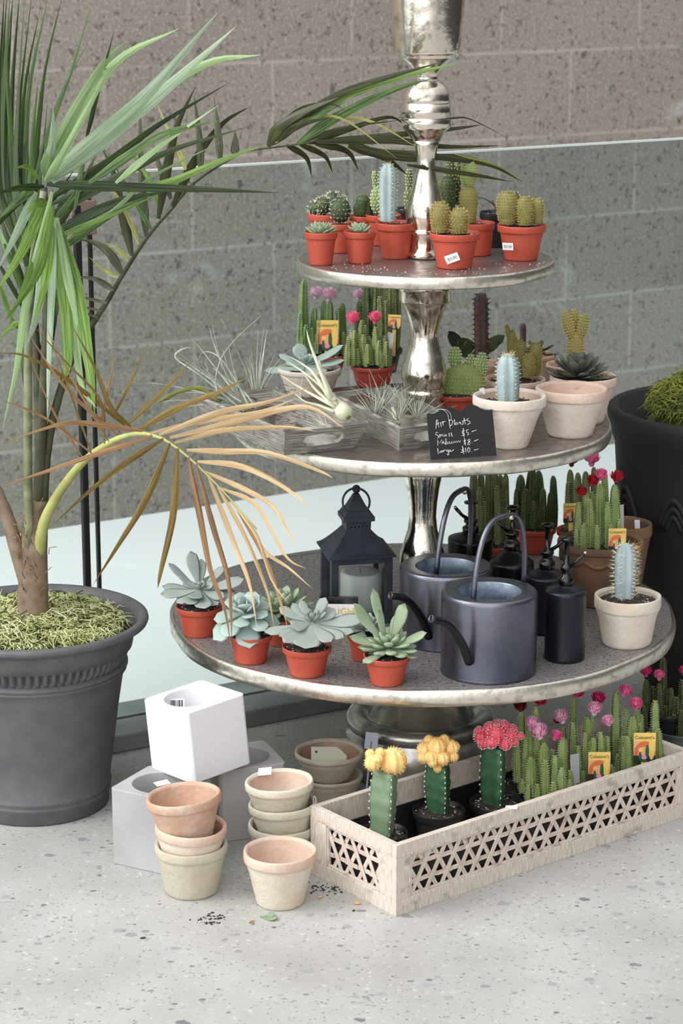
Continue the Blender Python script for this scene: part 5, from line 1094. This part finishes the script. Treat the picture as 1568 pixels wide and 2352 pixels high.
castle('slimmer columns with pink and magenta blooms and a yellow tag, centre of the crate row', 1352, .047,
       [(1347, 1815, 1646, 13, .01), (1313, 1815, 1658, 11, .0), (1294, 1815, 1668, 10, .02), (1345, 1822, 1682, 10, -.01), (1361, 1822, 1694, 11, -.025), (1379, 1815, 1680, 12, -.01), (1395, 1815, 1690, 9, 0), (1358, 1815, 1640, 8, .02), (1328, 1825, 1712, 9, -.02), (1404, 1820, 1755, 8, -.01), (1340, 1830, 1770, 8, -.03), (1385, 1826, 1740, 9, -.03), (1398, 1826, 1790, 7, -.025), (1330, 1825, 1765, 7, -.02), (1318, 1800, 1600, 9, .035)],
       ((1291, 1648, 23, 'flower_pink', 0), (1277, 1654, 12, 'flower_red', .012), (1364, 1630, 22, 'flower_pink', -.005), (1372, 1604, 21, 'flower_magenta', .025), (1398, 1656, 18, 'flower_pink', -.02), (1322, 1590, 20, 'flower_magenta', .03)), ((1375, 1792, 50, 66, -.042, (0, -1, .08), True),))
castle('columns with hot pink blooms and a yellow tag at the far end of the crate', 1452, .047,
       [(1414, 1775, 1586, 12, .01), (1436, 1775, 1628, 10, .0), (1452, 1775, 1646, 12, -.015), (1461, 1775, 1630, 10, .01), (1441, 1780, 1690, 11, -.03), (1429, 1785, 1690, 9, -.02), (1473, 1775, 1640, 8, .02), (1504, 1770, 1608, 11, .01), (1511, 1775, 1672, 9, -.01), (1430, 1790, 1715, 8, -.03), (1466, 1775, 1660, 8, .0), (1490, 1770, 1680, 9, .0), (1497, 1775, 1700, 8, -.02), (1418, 1790, 1730, 7, -.02), (1440, 1790, 1740, 7, -.035)],
       ((1432, 1588, 20, 'flower_hot', .01), (1460, 1618, 20, 'flower_hot', -.002)), ((1479, 1750, 50, 68, -.04, (0, -1, .08), True),))
castle('thin dark columns with dark red blooms in the crate behind the pink grafted cactus', 1215, .040,
       [(1197, 1790, 1632, 10, 0), (1232, 1790, 1622, 11, 0), (1213, 1790, 1650, 9, -.01), (1188, 1795, 1700, 9, -.02), (1245, 1790, 1680, 8, 0), (1205, 1795, 1690, 8, -.02)],
       ((1196, 1622, 20, 'flower_deep', 0), (1238, 1608, 20, 'flower_red', 0)), yl=CW - th - .042)
# price sticker on the crate edge
mb = MB(); F = facing(CB @ V((.245, .004, CH + .0006)), V((-.2, -.2, 1))) ; mb.box(F @ Rz(.5), .020, .010, .0004); make('price_sticker', mb, 'paper_white', crate)

# zinc tub with cacti, far right
loc, rb, rt, h = pot_spec(1586, 1775, 96, 112, 1672, 0); loc.y += .03
tub = thing('zinc_tub', 'round zinc tub with a raised hoop behind the far end of the crate', 'tub', loc); mb = MB()
mb.lathe(loc, [(1e-4, .0), (rb, 0), (rb * 1.02, .004), (rb + (rt - rb) * .3, h * .33), (rb + (rt - rb) * .35 + .003, h * .36), (rb + (rt - rb) * .4, h * .39), (rb + (rt - rb) * .42 + .003, h * .43), (rb + (rt - rb) * .48, h * .46), (rt * .985, h * .96), (rt * 1.01, h), (rt, h + .003), (rt * .97, h), (rt * .93, h * .5), (1e-4, h * .4)], 64); make('body', mb, 'zinc', tub)
for i, (px, dy, sp_, fl) in enumerate(((1494, -.0, [(1482, 1680, 1560, 9, 0), (1498, 1680, 1575, 9, .01), (1512, 1685, 1570, 9, 0), (1524, 1690, 1510, 10, .02), (1478, 1690, 1620, 8, -.01), (1505, 1690, 1610, 8, -.02)], ((1483, 1550, 18, 'flower_magenta'), (1513, 1558, 17, 'flower_hot'))),
                                   (1565, 0, [(1540, 1690, 1580, 9, 0), (1552, 1690, 1600, 9, -.01), (1566, 1690, 1560, 10, 0), (1580, 1690, 1590, 10, .01), (1545, 1695, 1640, 8, -.02), (1562, 1695, 1630, 8, -.03), (1530, 1695, 1620, 8, 0)], ((1570, 1548, 16, 'flower_magenta'),)))):
    pl = V((loc.x - .045 + i * .078, loc.y - .0, h * .44)); t = thing('potted_cactus', ('dark columns with two magenta blooms at the left of the zinc tub', 'dark columns at the frame edge standing in the zinc tub')[i], 'cactus', pl, 'cacti in the zinc tub')
    nursery_pot(pl, .026, .036, .055, t, 'dark_plastic'); columns(t, pl, sp_, ('cactus_deep', 'spine_gold'))
    for x, y, q, c in fl: flower(t, up_at(pl, x, y, 0), M2(q, pl), c)
mb = MB()
# large dark urn with moss, far right behind the stand
uc = V((.735, 4.30, 0)); zr_ = WY(1550, 930, uc.y).z
urn = thing('planter_urn', 'very large dark brown urn with relief scrolls and green moss, at right edge', 'urn', uc)
RU = uc.x - WY(1400, 990, uc.y).x
def up_(k): return zr_ * k
mb = MB(); mb.lathe(uc, [(1e-4, 0), (RU * .62, 0), (RU * .64, .02), (RU * .60, .04), (RU * .66, zr_ * .12), (RU * .76, zr_ * .3), (RU * .86, zr_ * .55), (RU * .93, zr_ * .78), (RU * .95, zr_ * .88), (RU * 1.0, zr_ * .93), (RU * 1.02, zr_ * .965), (RU * 1.02, zr_ * .99), (RU * .99, zr_), (RU * .93, zr_ * .995), (RU * .90, zr_ * .95), (1e-4, zr_ * .9)], 80); make('body', mb, 'urn_dark', urn)
for k in range(10):
    mb = MB(); a0_ = 2 * PI * k / 10 - 2.2
    for lay in range(3):
        pts = []
        for u in range(13):
            q = u / 12; a = a0_ + (q - .5) * .34 * (1 - lay * .25); z = zr_ * (.66 + .10 * math.sin(PI * q) * (1 - lay * .28)); r_ = RU * (.86 + .07 * (z / zr_ - .55) / .23) + .001; pts.append(uc + V((r_ * math.cos(a), r_ * math.sin(a), z)))
        mb.tube(pts, .006, 6)
    make('relief_scroll', mb, 'urn_dark', urn)
def moss(root, c, r, z, n, m, seed, hump=0, lenk=.03, rad=.0011, keep=None):
    rr = random.Random(seed); mb = MB(); mb.lathe(c, [(r, z - .02), (r * .85, z - .012 + hump * .3), (r * .5, z - .008 + hump * .8), (1e-4, z - .008 + hump)], 30, 1)
    for i in range(n):
        a = rr.random() * 6.283; q = math.sqrt(rr.random()) * r * .97; hz = hump * (1 - (q / r) ** 2) ** .7 if q < r else 0
        p = V(c) + V((q * math.cos(a), q * math.sin(a), z - .006 + hz + rr.uniform(-.004, .008)))
        if keep and not keep(p): continue
        d = V((rr.uniform(-1, 1), rr.uniform(-1, 1), rr.uniform(-.2, .7))).normalized(); s_ = d.cross(V((rr.random() - .5, rr.random() - .5, 1))).normalized(); L = lenk * rr.uniform(.5, 1.3); cu = rr.uniform(-1, 1) * L * .9
        pts = [p + d * (L * (u - .5)) + s_ * cu * (u - .5) ** 2 * 2 + V((0, 0, 1)) * L * .35 * math.sin(PI * u) + s_ * .15 * L * math.sin(u * 9) for u in (0, .2, .4, .6, .8, 1)]
        mb.tube(pts, [rad * k for k in (.5, 1, 1.1, 1, .8, .3)], 4, 0 if rr.random() < .8 else 1, .6)
    o = make('moss', mb, list(m), root, kind='stuff'); return o
moss(urn, uc + V((.02, 0, 0)), RU * .78, zr_ * .97, 4200, ('moss_green', 'moss_dark'), 3, .085, .04, .0014, lambda p: p.x < uc.x + .12)

# ================================================================== LARGE PALM POT
ppc = W(87, 1838, 0); s0 = M2(1, ppc); s1 = M2(1, ppc + V((0, 0, .4)))
palm = thing('potted_palm', 'tall palm with green and dried fronds in a big grey fluted pot', 'palm', ppc)
def zp(y): return WY(88, y, ppc.y).z
rim = 268 * s1; zR = zp(1418)
pr = [(1e-4, 0), (158 * s0, 0), (163 * s0, .003), (162 * s0, zp(1812)), (168 * s0, zp(1806)), (168 * s0, zp(1800)), (165 * s0, zp(1797)), (170 * s0, zp(1792)), (169 * s0, zp(1786)), (166 * s0, zp(1782)),
      (176 * s0, zp(1720)), (190 * s0, zp(1620)), (202 * s0, zp(1550)), (207 * s0, zp(1536)), (211 * s0, zp(1533)), (211 * s0, zp(1529)), (208 * s0, zp(1527)), (214 * s0, zp(1524)), (214 * s0, zp(1519)), (209 * s1, zp(1514))]
zf0, zf1 = zp(1514), zp(1448)
mb = MB(); mb.lathe(ppc, pr, 96)
NF = 72
mb.lathe(ppc, [((210 + 26 * k / 10) * s1, zf0 + (zf1 - zf0) * k / 10) for k in range(11)], NF * 8, 0, lambda r, z, a, j: r + .011 * (abs(math.cos(NF * a / 2)) ** .7 - .75) * min(1, 3 * math.sin(PI * min(max((z - zf0) / (zf1 - zf0), 0), 1))))
mb.lathe(ppc, [(234 * s1, zf1), (243 * s1, zp(1440)), (256 * s1, zp(1434)), (rim * .995, zp(1430)), (rim * 1.005, zp(1424)), (rim, zR), (rim * .98, zR + .003), (rim * .94, zR + .002), (rim * .90, zR - .012), (rim * .88, zR - .03), (rim * .86, zR - .05), (1e-4, zR - .06)], 96)
make('pot', mb, 'stoneware', palm)
moss(palm, ppc, rim * .81, zR - .022, 4600, ('moss_light', 'moss_dark'), 5, .028, .036, .0011)
PY = ppc.y
def P(x, y, dy=0): return WY(x, y, PY + dy)
def tube_px(name, px, rad, m, dy0=0, dy1=0, parent=palm, n=18, tp=1):
    k = len(px); pts = spline([P(x, y, dy0 + (dy1 - dy0) * i / (k - 1)) for i, (x, y) in enumerate(px)], n)
    rd = [M2(rad[1] + (rad[0] - rad[1]) * (1 - i / n) ** tp, pts[i]) for i in range(n + 1)]; mb = MB(); mb.tube(pts, rd, 12); return make(name, mb, m, parent)
tube_px('trunk', ((75, 1440), (76, 1340), (78, 1240), (82, 1150)), (38, 27), 'trunk', -.02, 0)
mb = MB()   # fibrous sheath edges
for i in range(26):
    x = R.uniform(40, 112); y = R.uniform(1180, 1400); p = P(x, y, -.03 + R.uniform(-.01, .005)); mb.tube([p, p + V((R.uniform(-.006, .006), -.004, .012)), p + V((R.uniform(-.016, .016), -.004, R.uniform(.01, .035)))], .0007, 4)
make('fibres', mb, 'dry_brown', palm)
tube_px('dead_sheath', ((66, 1350), (38, 1260), (14, 1180), (-20, 1100)), (20, 13), 'trunk', -.02, 0)
tube_px('stalk', ((68, 1320), (64, 1100), (64, 900), (66, 720), (80, 560), (100, 440)), (11, 8), 'stalk_green', -.02, -.05)
tube_px('stalk', ((92, 1260), (90, 1000), (84, 820), (70, 640), (50, 480)), (12, 8), 'stalk_dark', 0, .04)
tube_px('stalk', ((84, 1200), (100, 900), (108, 700), (100, 430)), (13, 9), 'stalk_dark', .0, .02)
fa = tube_px('frond_stalk', ((97, 1260), (106, 1050), (138, 900), (180, 790), (215, 740), (245, 694), (278, 637), (339, 543), (392, 482), (441, 424), (510, 376), (571, 347), (640, 337), (724, 326)), (12, 2.2), 'stalk_dark', .0, .14, n=40, tp=1.9)
def Q1(pts): return [(x / 2.45, y / 2.45) for x, y in pts]
def Q4(pts): return [(640 + x / 2.376, y / 2.376) for x, y in pts]
def leaves(name, specs, conv, k, mats, d0, d1, parent=palm, wob=.015, fold=.3):
    """each spec: points, width, material number (, depth offset)"""
    mb = MB()
    for s_ in specs:
        pts = conv(s_[0]) if conv else s_[0]; dd = s_[3] if len(s_) > 3 else 0; e_ = R.uniform(-wob, wob); n_ = len(pts); nn = len(pts)
        wp = [P(x, y, d0 + (d1 - d0) * i / (nn - 1) + e_ + dd) for i, (x, y) in enumerate(pts)]
        mb.blade(wp, M2(s_[1] / k, wp[0]) * 1.05, s_[2], fold * R.uniform(.5, 1.3), R.uniform(-.45, .45), n=14)
    return make(name, mb, list(mats), parent)
GM = ('leaf_dark', 'leaf_mid', 'leaf_bright', 'leaf_pale', 'leaf_blue', 'leaf_olive', 'leaf_yellow')
leaves('frond', [(((30, 1000), (20, 500), (60, -60)), 62, 0), (((60, 1000), (70, 500), (112, -60)), 60, 0), (((5, 1000), (0, 500), (25, -60)), 60, 0), (((100, 1000), (110, 600), (182, -60)), 46, 1), (((110, 1020), (140, 500), (222, 70)), 42, 0),
                (((140, 1020), (165, 500), (278, -50)), 56, 1), (((190, 1010), (245, 450), (355, -40)), 46, 1), (((210, 980), (285, 700), (400, 400), (525, -20)), 58, 1), (((150, 1020), (150, 600), (232, 120)), 50, 2), (((200, 980), (330, 560), (577, 82)), 18, 0),
                (((80, 1000), (60, 700), (40, 300), (80, -60)), 50, 1), (((170, 1020), (190, 700), (215, 450)), 40, 1), (((-20, 1040), (-30, 700), (-10, 300)), 60, 0), (((45, 1010), (40, 600), (75, -60)), 56, 0), (((85, 1010), (95, 650), (140, -50)), 50, 0), (((20, 1010), (10, 500), (40, -60)), 54, 0), (((120, 1010), (150, 700), (165, 300)), 40, 0), (((200, 1000), (225, 700), (250, 480)), 34, 0), (((230, 960), (250, 760), (268, 560)), 22, 0)], lambda q: Q1([(190 + (q[0][0] - 190) * .35, 1420), (190 + (q[0][0] - 190) * .75, 1180)] + list(q)), 2.45, GM, .02, .06)
leaves('frond', [(((170, 1600), (200, 1300), (420, 950)), 60, 0), (((190, 1700), (260, 1350), (400, 1020)), 60, 0), (((150, 1500), (120, 1250), (20, 1040)), 60, 0), (((230, 1600), (320, 1300), (480, 1060)), 56, 0), (((160, 1550), (180, 1200), (230, 900)), 60, 0), (((140, 1650), (60, 1400), (-20, 1150)), 50, 0), (((240, 1750), (250, 1500), (310, 1200)), 60, 0), (((200, 1650), (300, 1450), (420, 1240)), 50, 0)], Q1, 2.45, GM, .03, .05)
leaves('frond', [(((258, 1020), (300, 850), (560, 400), (712, 228)), 82, 3), (((268, 1010), (380, 760), (650, 350), (1012, 158)), 78, 3), (((278, 1015), (560, 780), (860, 500), (1232, 62)), 112, 4), (((288, 1020), (650, 720), (950, 480), (1328, 148)), 104, 4),
                (((300, 1010), (760, 620), (1150, 360), (1470, 308)), 72, 3), (((252, 1015), (290, 800), (300, 615)), 56, 4), (((480, 800), (560, 480), (642, 175)), 28, 0), (((250, 1020), (330, 900), (520, 560), (600, 400)), 50, 3)], Q1, 2.45, GM, -.10, -.40, fold=.45)
leaves('frond', [(((265, 1130), (600, 920), (900, 700), (1290, 465)), 56, 0), (((500, 1030), (700, 890), (900, 760), (1080, 710), (1230, 680)), 58, 1), (((650, 1030), (900, 820), (1232, 590)), 44, 3), (((300, 1195), (600, 1030), (950, 850), (1400, 712)), 62, 0),
                (((262, 1035), (600, 1050), (1100, 1065), (1580, 1085)), 66, 0), (((300, 1310), (650, 1140), (940, 1075)), 72, 0), (((640, 1050), (900, 1040), (1250, 900), (1500, 812)), 56, 2), (((350, 1400), (560, 1250), (860, 1085)), 58, 1),
                (((380, 1390), (650, 1180), (850, 1000), (1252, 795)), 34, 3), (((320, 1200), (450, 1100), (580, 1060)), 52, 0), (((290, 1150), (450, 1050), (560, 820)), 40, 0), (((330, 1330), (600, 1220), (900, 1090)), 40, 2), (((300, 1250), (420, 1100), (520, 900)), 42, 1), (((420, 1180), (470, 900), (540, 760)), 34, 1)], Q1, 2.45, GM, -.04, -.02)
leaves('frond', [(((200, 1040), (100, 1130), (-30, 1250)), 60, 1), (((180, 1060), (60, 1180), (-40, 1310)), 52, 0), (((205, 1080), (100, 1300), (-15, 1525)), 60, 4), (((250, 1130), (130, 1400), (-20, 1640)), 78, 2), (((220, 1010), (150, 940), (70, 950)), 34, 2, -.1), (((265, 1130), (200, 1150), (150, 1210)), 62, 2, -.1),
                (((250, 1050), (100, 1060), (-30, 1090)), 46, 0), (((280, 1190), (200, 1450), (60, 1800)), 70, 2), (((260, 1300), (230, 1600), (170, 1850)), 56, 0)], Q1, 2.45, GM, -.08, -.22)
leaves('frond', [(((120, 440), (60, 700), (38, 850), (4, 992)), 22, 3), (((118, 500), (105, 640), (76, 745)), 26, 2), (((125, 500), (115, 760), (108, 962)), 19, 4), (((128, 500), (148, 680), (155, 830), (142, 880)), 36, 2), (((135, 520), (178, 690), (205, 840), (218, 952)), 40, 2),
                (((130, 500), (165, 700), (186, 880), (222, 938)), 24, 3), (((110, 520), (90, 700), (60, 800)), 30, 4), (((122, 470), (90, 620), (10, 740)), 28, 2)], None, 1, GM, -.10, -.38)
leaves('frond', [(((-5, 520), (40, 640), (95, 800)), 14, 3), (((-5, 600), (60, 720), (120, 860)), 12, 0), (((10, 560), (60, 700), (60, 830)), 16, 1), (((40, 740), (20, 755), (-5, 785)), 15, 2), (((120, 560), (110, 800), (112, 900)), 18, 0), (((60, 620), (50, 800), (64, 960)), 14, 1), (((150, 560), (130, 700), (118, 820)), 16, 0), (((-5, 640), (30, 740), (60, 760)), 12, 2)], None, 1, GM, .0, .04)
FO = ('leaf_olive', 'leaf_yellow', 'leaf_mid', 'leaf_bright')
leaves('frond', [(((690, 1545), (620, 1430), (540, 1370), (440, 1345)), 56, 0), (((665, 1560), (590, 1520), (500, 1445)), 30, 1), (((720, 1470), (660, 1400), (592, 1368)), 30, 1), (((640, 1632), (540, 1570), (430, 1555)), 44, 0), (((600, 1705), (500, 1680), (420, 1665)), 24, 0), (((570, 1750), (480, 1730), (420, 1740)), 18, 0), (((550, 1790), (480, 1765), (440, 1790)), 16, 0),
                (((742, 1440), (690, 1200), (640, 980), (565, 815)), 60, 0), (((822, 1332), (795, 1000), (785, 498)), 58, 0), (((890, 1232), (950, 900), (1000, 700), (1104, 480)), 60, 0), (((970, 1162), (1100, 900), (1250, 700), (1405, 600)), 56, 0), (((1045, 955), (970, 780), (880, 578)), 42, 1),
                (((1130, 975), (1120, 760), (1090, 528)), 46, 0), (((1240, 920), (1220, 700), (1200, 538)), 48, 0), (((1318, 870), (1320, 800), (1322, 732)), 56, 0), (((900, 1180), (830, 1000), (665, 750)), 38, 3), (((780, 1375), (740, 1270), (640, 1080), (500, 990)), 32, 1), (((850, 1292), (760, 1130), (575, 812)), 36, 2), (((960, 1120), (900, 950), (862, 808)), 42, 0),
                (((990, 1080), (1040, 1010), (1100, 1060)), 20, 1)], Q1, 2.45, FO, .02, .06, fa, .01)
leaves('frond', [(((-20, 760), (300, 545), (620, 430), (992, 340)), 74, 3), (((0, 740), (300, 530), (600, 420), (890, 340)), 50, 0), (((-60, 800), (0, 690), (150, 600), (330, 530)), 66, 0), (((0, 670), (150, 580), (300, 570), (362, 612)), 20, 0), (((100, 785), (300, 650), (600, 500), (832, 430)), 62, 2), (((-20, 780), (150, 655), (350, 650), (645, 865)), 24, 1),
                (((150, 650), (480, 655), (752, 802)), 24, 1), (((100, 785), (350, 700), (665, 655)), 30, 0), (((-40, 790), (100, 690), (280, 640)), 50, 0), (((-30, 740), (160, 660), (420, 520)), 46, 2)], Q4, 2.376, FO, -.04, -.10, fa, .008)
leaves('frond', [(((160, 780), (500, 750), (930, 705), (1112, 680)), 42, 0), (((200, 775), (600, 765), (900, 800), (1222, 795)), 46, 0), (((400, 795), (700, 860), (1000, 855), (1242, 922)), 52, 0), (((540, 820), (900, 860), (1150, 900), (1335, 995)), 40, 0), (((660, 655), (930, 645), (1050, 652), (1285, 775)), 13, 0), (((380, 795), (560, 850), (705, 955)), 58, 0), (((700, 900), (1050, 950), (1272, 992)), 34, 0), (((960, 840), (1180, 900), (1400, 1010)), 14, 1),
                (((40, 790), (150, 860), (180, 965)), 36, 0), (((110, 785), (250, 850), (296, 945)), 36, 0), (((200, 785), (370, 825), (438, 935)), 42, 0), (((180, 780), (400, 700), (600, 640), (700, 690)), 36, 0)], Q4, 2.376, FO, .14, .24, fa, .008)
# dried frond
fd = tube_px('dry_frond_stalk', ((84, 1340), (96, 1220), (128, 1144), (179, 1074), (223, 1035), (271, 1007), (318, 996), (350, 1000), (383, 1013), (430, 1048), (478, 1093), (535, 1153), (589, 1215)), (15, 1.5), 'stalk_yellow', .0, -.36, n=40, tp=1.8)
DM = ('dry_tan', 'dry_brown', 'dry_olive', 'dry_dark')
def dl(pts, w, m): return (pts, w, m)
leaves('dry_leaflets', [dl(((328, 990), (220, 975), (137, 975), (-5, 1022)), 15, 1), dl(((350, 1000), (223, 1042), (96, 1086), (-5, 1120)), 14, 1), dl(((375, 1008), (287, 1065), (198, 1135), (112, 1215)), 16, 2), dl(((390, 1018), (335, 1150), (271, 1255), (213, 1345)), 19, 2), dl(((408, 1030), (398, 1182), (370, 1310), (362, 1352)), 19, 2),
     dl(((432, 1050), (458, 1182), (482, 1308), (515, 1398), (531, 1490)), 16, 3), dl(((450, 1066), (491, 1215), (523, 1325), (530, 1400), (532, 1480)), 14, 3), dl(((478, 1093), (535, 1243), (572, 1341), (590, 1442)), 14, 0), dl(((500, 1118), (564, 1235), (613, 1357), (630, 1447)), 12, 0), dl(((535, 1153), (605, 1276), (645, 1386), (660, 1440)), 11, 1),
     dl(((530, 1150), (590, 1230), (625, 1333), (664, 1388)), 10, 0), dl(((507, 1121), (588, 1162), (654, 1276), (703, 1307)), 12, 0), dl(((564, 1190), (605, 1264), (662, 1305), (717, 1352)), 11, 0), dl(((462, 1080), (556, 1121), (625, 1162), (660, 1219), (687, 1262)), 13, 0),
     dl(((428, 1034), (507, 1038), (614, 1041), (732, 1082), (764, 1098)), 16, 0), dl(((453, 1060), (543, 1068), (621, 1100), (685, 1142), (705, 1160)), 15, 0), dl(((400, 1018), (507, 991), (650, 982), (728, 991)), 15, 0), dl(((390, 1005), (543, 968), (650, 940), (720, 938), (793, 986)), 17, 0), dl(((365, 1000), (507, 948), (614, 925), (721, 886)), 17, 0),
     dl(((345, 995), (480, 965), (600, 945), (680, 915)), 14, 0), dl(((315, 990), (415, 933), (500, 901), (572, 864)), 17, 2), dl(((293, 975), (383, 889), (443, 825)), 12, 2), dl(((258, 960), (306, 863), (348, 770)), 8, 2), dl(((225, 990), (252, 879), (263, 806)), 8, 1),
     dl(((300, 980), (255, 937), (217, 844), (160, 738)), 13, 2), dl(((287, 978), (166, 879), (64, 819), (-5, 810)), 12, 2), dl(((270, 1000), (150, 890), (60, 760)), 10, 1), dl(((215, 1045), (120, 970), (50, 935), (-5, 918)), 7, 1), dl(((250, 1015), (170, 880), (100, 740)), 7, 1), dl(((210, 1040), (160, 900), (110, 760)), 6, 2),
     dl(((195, 1060), (120, 940), (60, 800)), 6, 1), dl(((240, 1020), (230, 920), (150, 830), (60, 730)), 7, 2)], None, 1, DM, -.30, -.42, fd, .01, .5)

# ================================================================== debris on the floor
R.seed(5)
def bit(name, label, px, py, cat, fn, m):
    p = W(px, py, 0); mb = MB(); fn(mb, p); tag(make(name, mb, m, loc=p), label, cat)
bit('fallen_leaf', 'curled pale green fallen leaf in front of the single clay pot', 618, 2112, 'leaf', lambda mb, p: (fleshy(mb, p + V((-.014, .008, .002)), V((1, -.5, .12)), .03, .014, .0012, V((.1, -.4, 1)), 0, 0), fleshy(mb, p + V((-.008, .006, .003)), V((1, -.1, .3)), .018, .008, .0012, V((.1, -.8, 1)), 0, 0)), 'rosette_sage')
bit('seed_husk', 'small tan seed husk between the single pot and the fallen leaf', 577, 2120, 'husk', lambda mb, p: (mb.ball(T(p + V((0, 0, .002))) @ Rz(.5), .004, .0022, .002, 10, 6), mb.ball(T(p + V((.002, -.004, .0016))), .002, .003, .0015, 8, 5)), 'dry_brown')
bit('seed_husk', 'single dark husk lying alone on the open floor at lower left', 328, 2156, 'husk', lambda mb, p: mb.ball(T(p + V((0, 0, .0015))) @ Rz(.3), .005, .0018, .0014, 10, 6), 'euphorbia')
bit('grain', 'pale grain on the floor below the lattice crate end', 820, 2077, 'grain', lambda mb, p: mb.ball(T(p + V((0, 0, .0022))) @ Rz(-.3), .006, .003, .0022, 12, 8), 'grain')
bit('grain', 'small pale grain beside the single clay pot, by the crate', 735, 2063, 'grain', lambda mb, p: mb.ball(T(p + V((0, 0, .0022))) @ Rz(.6), .0055, .003, .0022, 12, 8), 'grain')
bit('grain', 'tiny brown grain in front of the lattice crate end', 812, 2093, 'grain', lambda mb, p: mb.ball(T(p + V((0, 0, .0015))) @ Rz(.6), .003, .002, .0015, 10, 6), 'dry_dark')
def crumbs(n, sx, sy, seed):
    def f(mb, p):
        rr = random.Random(seed)
        for i in range(n):
            q = p + V((rr.gauss(0, sx), rr.gauss(0, sy), .0006)); s_ = rr.uniform(.0006, .0022); mb.ball(T(q) @ Rz(rr.random() * 3), s_ * 1.6, s_, s_ * .6, 6, 4)
    return f
bit('soil_crumbs', 'scatter of dark soil crumbs in front of the left pot stack', 480, 2112, 'soil crumbs', crumbs(40, .012, .010, 1), 'soil')
bit('soil_crumbs', 'soil crumbs around the left foot of the lattice crate', 748, 2040, 'soil crumbs', crumbs(50, .018, .016, 2), 'soil')
for o in COL.objects:
    if o.name.startswith('soil_crumbs'): o['kind'] = 'stuff'
for z, n, r, s_, lab in ((Z3, 90, R3, 3, 'top'), (Z1, 220, R1, 4, 'bottom')):
    rr = random.Random(s_); mb = MB()
    for i in range(n):
        a = rr.uniform(PI * 1.05, PI * 1.95); q = math.sqrt(rr.uniform(.35, .93)) * r; p = V((SX + q * math.cos(a), SY + q * math.sin(a), z + .0006)); k = rr.uniform(.0005, .0014); mb.ball(T(p), k, k, k * .7, 5, 4)
    o = make('soil_crumbs', mb, 'perlite' if lab == 'top' else 'soil', loc=(SX, SY - r * .6, z)); tag(o, 'scattered soil crumbs around the pots on the %s shelf' % lab, 'soil crumbs'); o['kind'] = 'stuff'
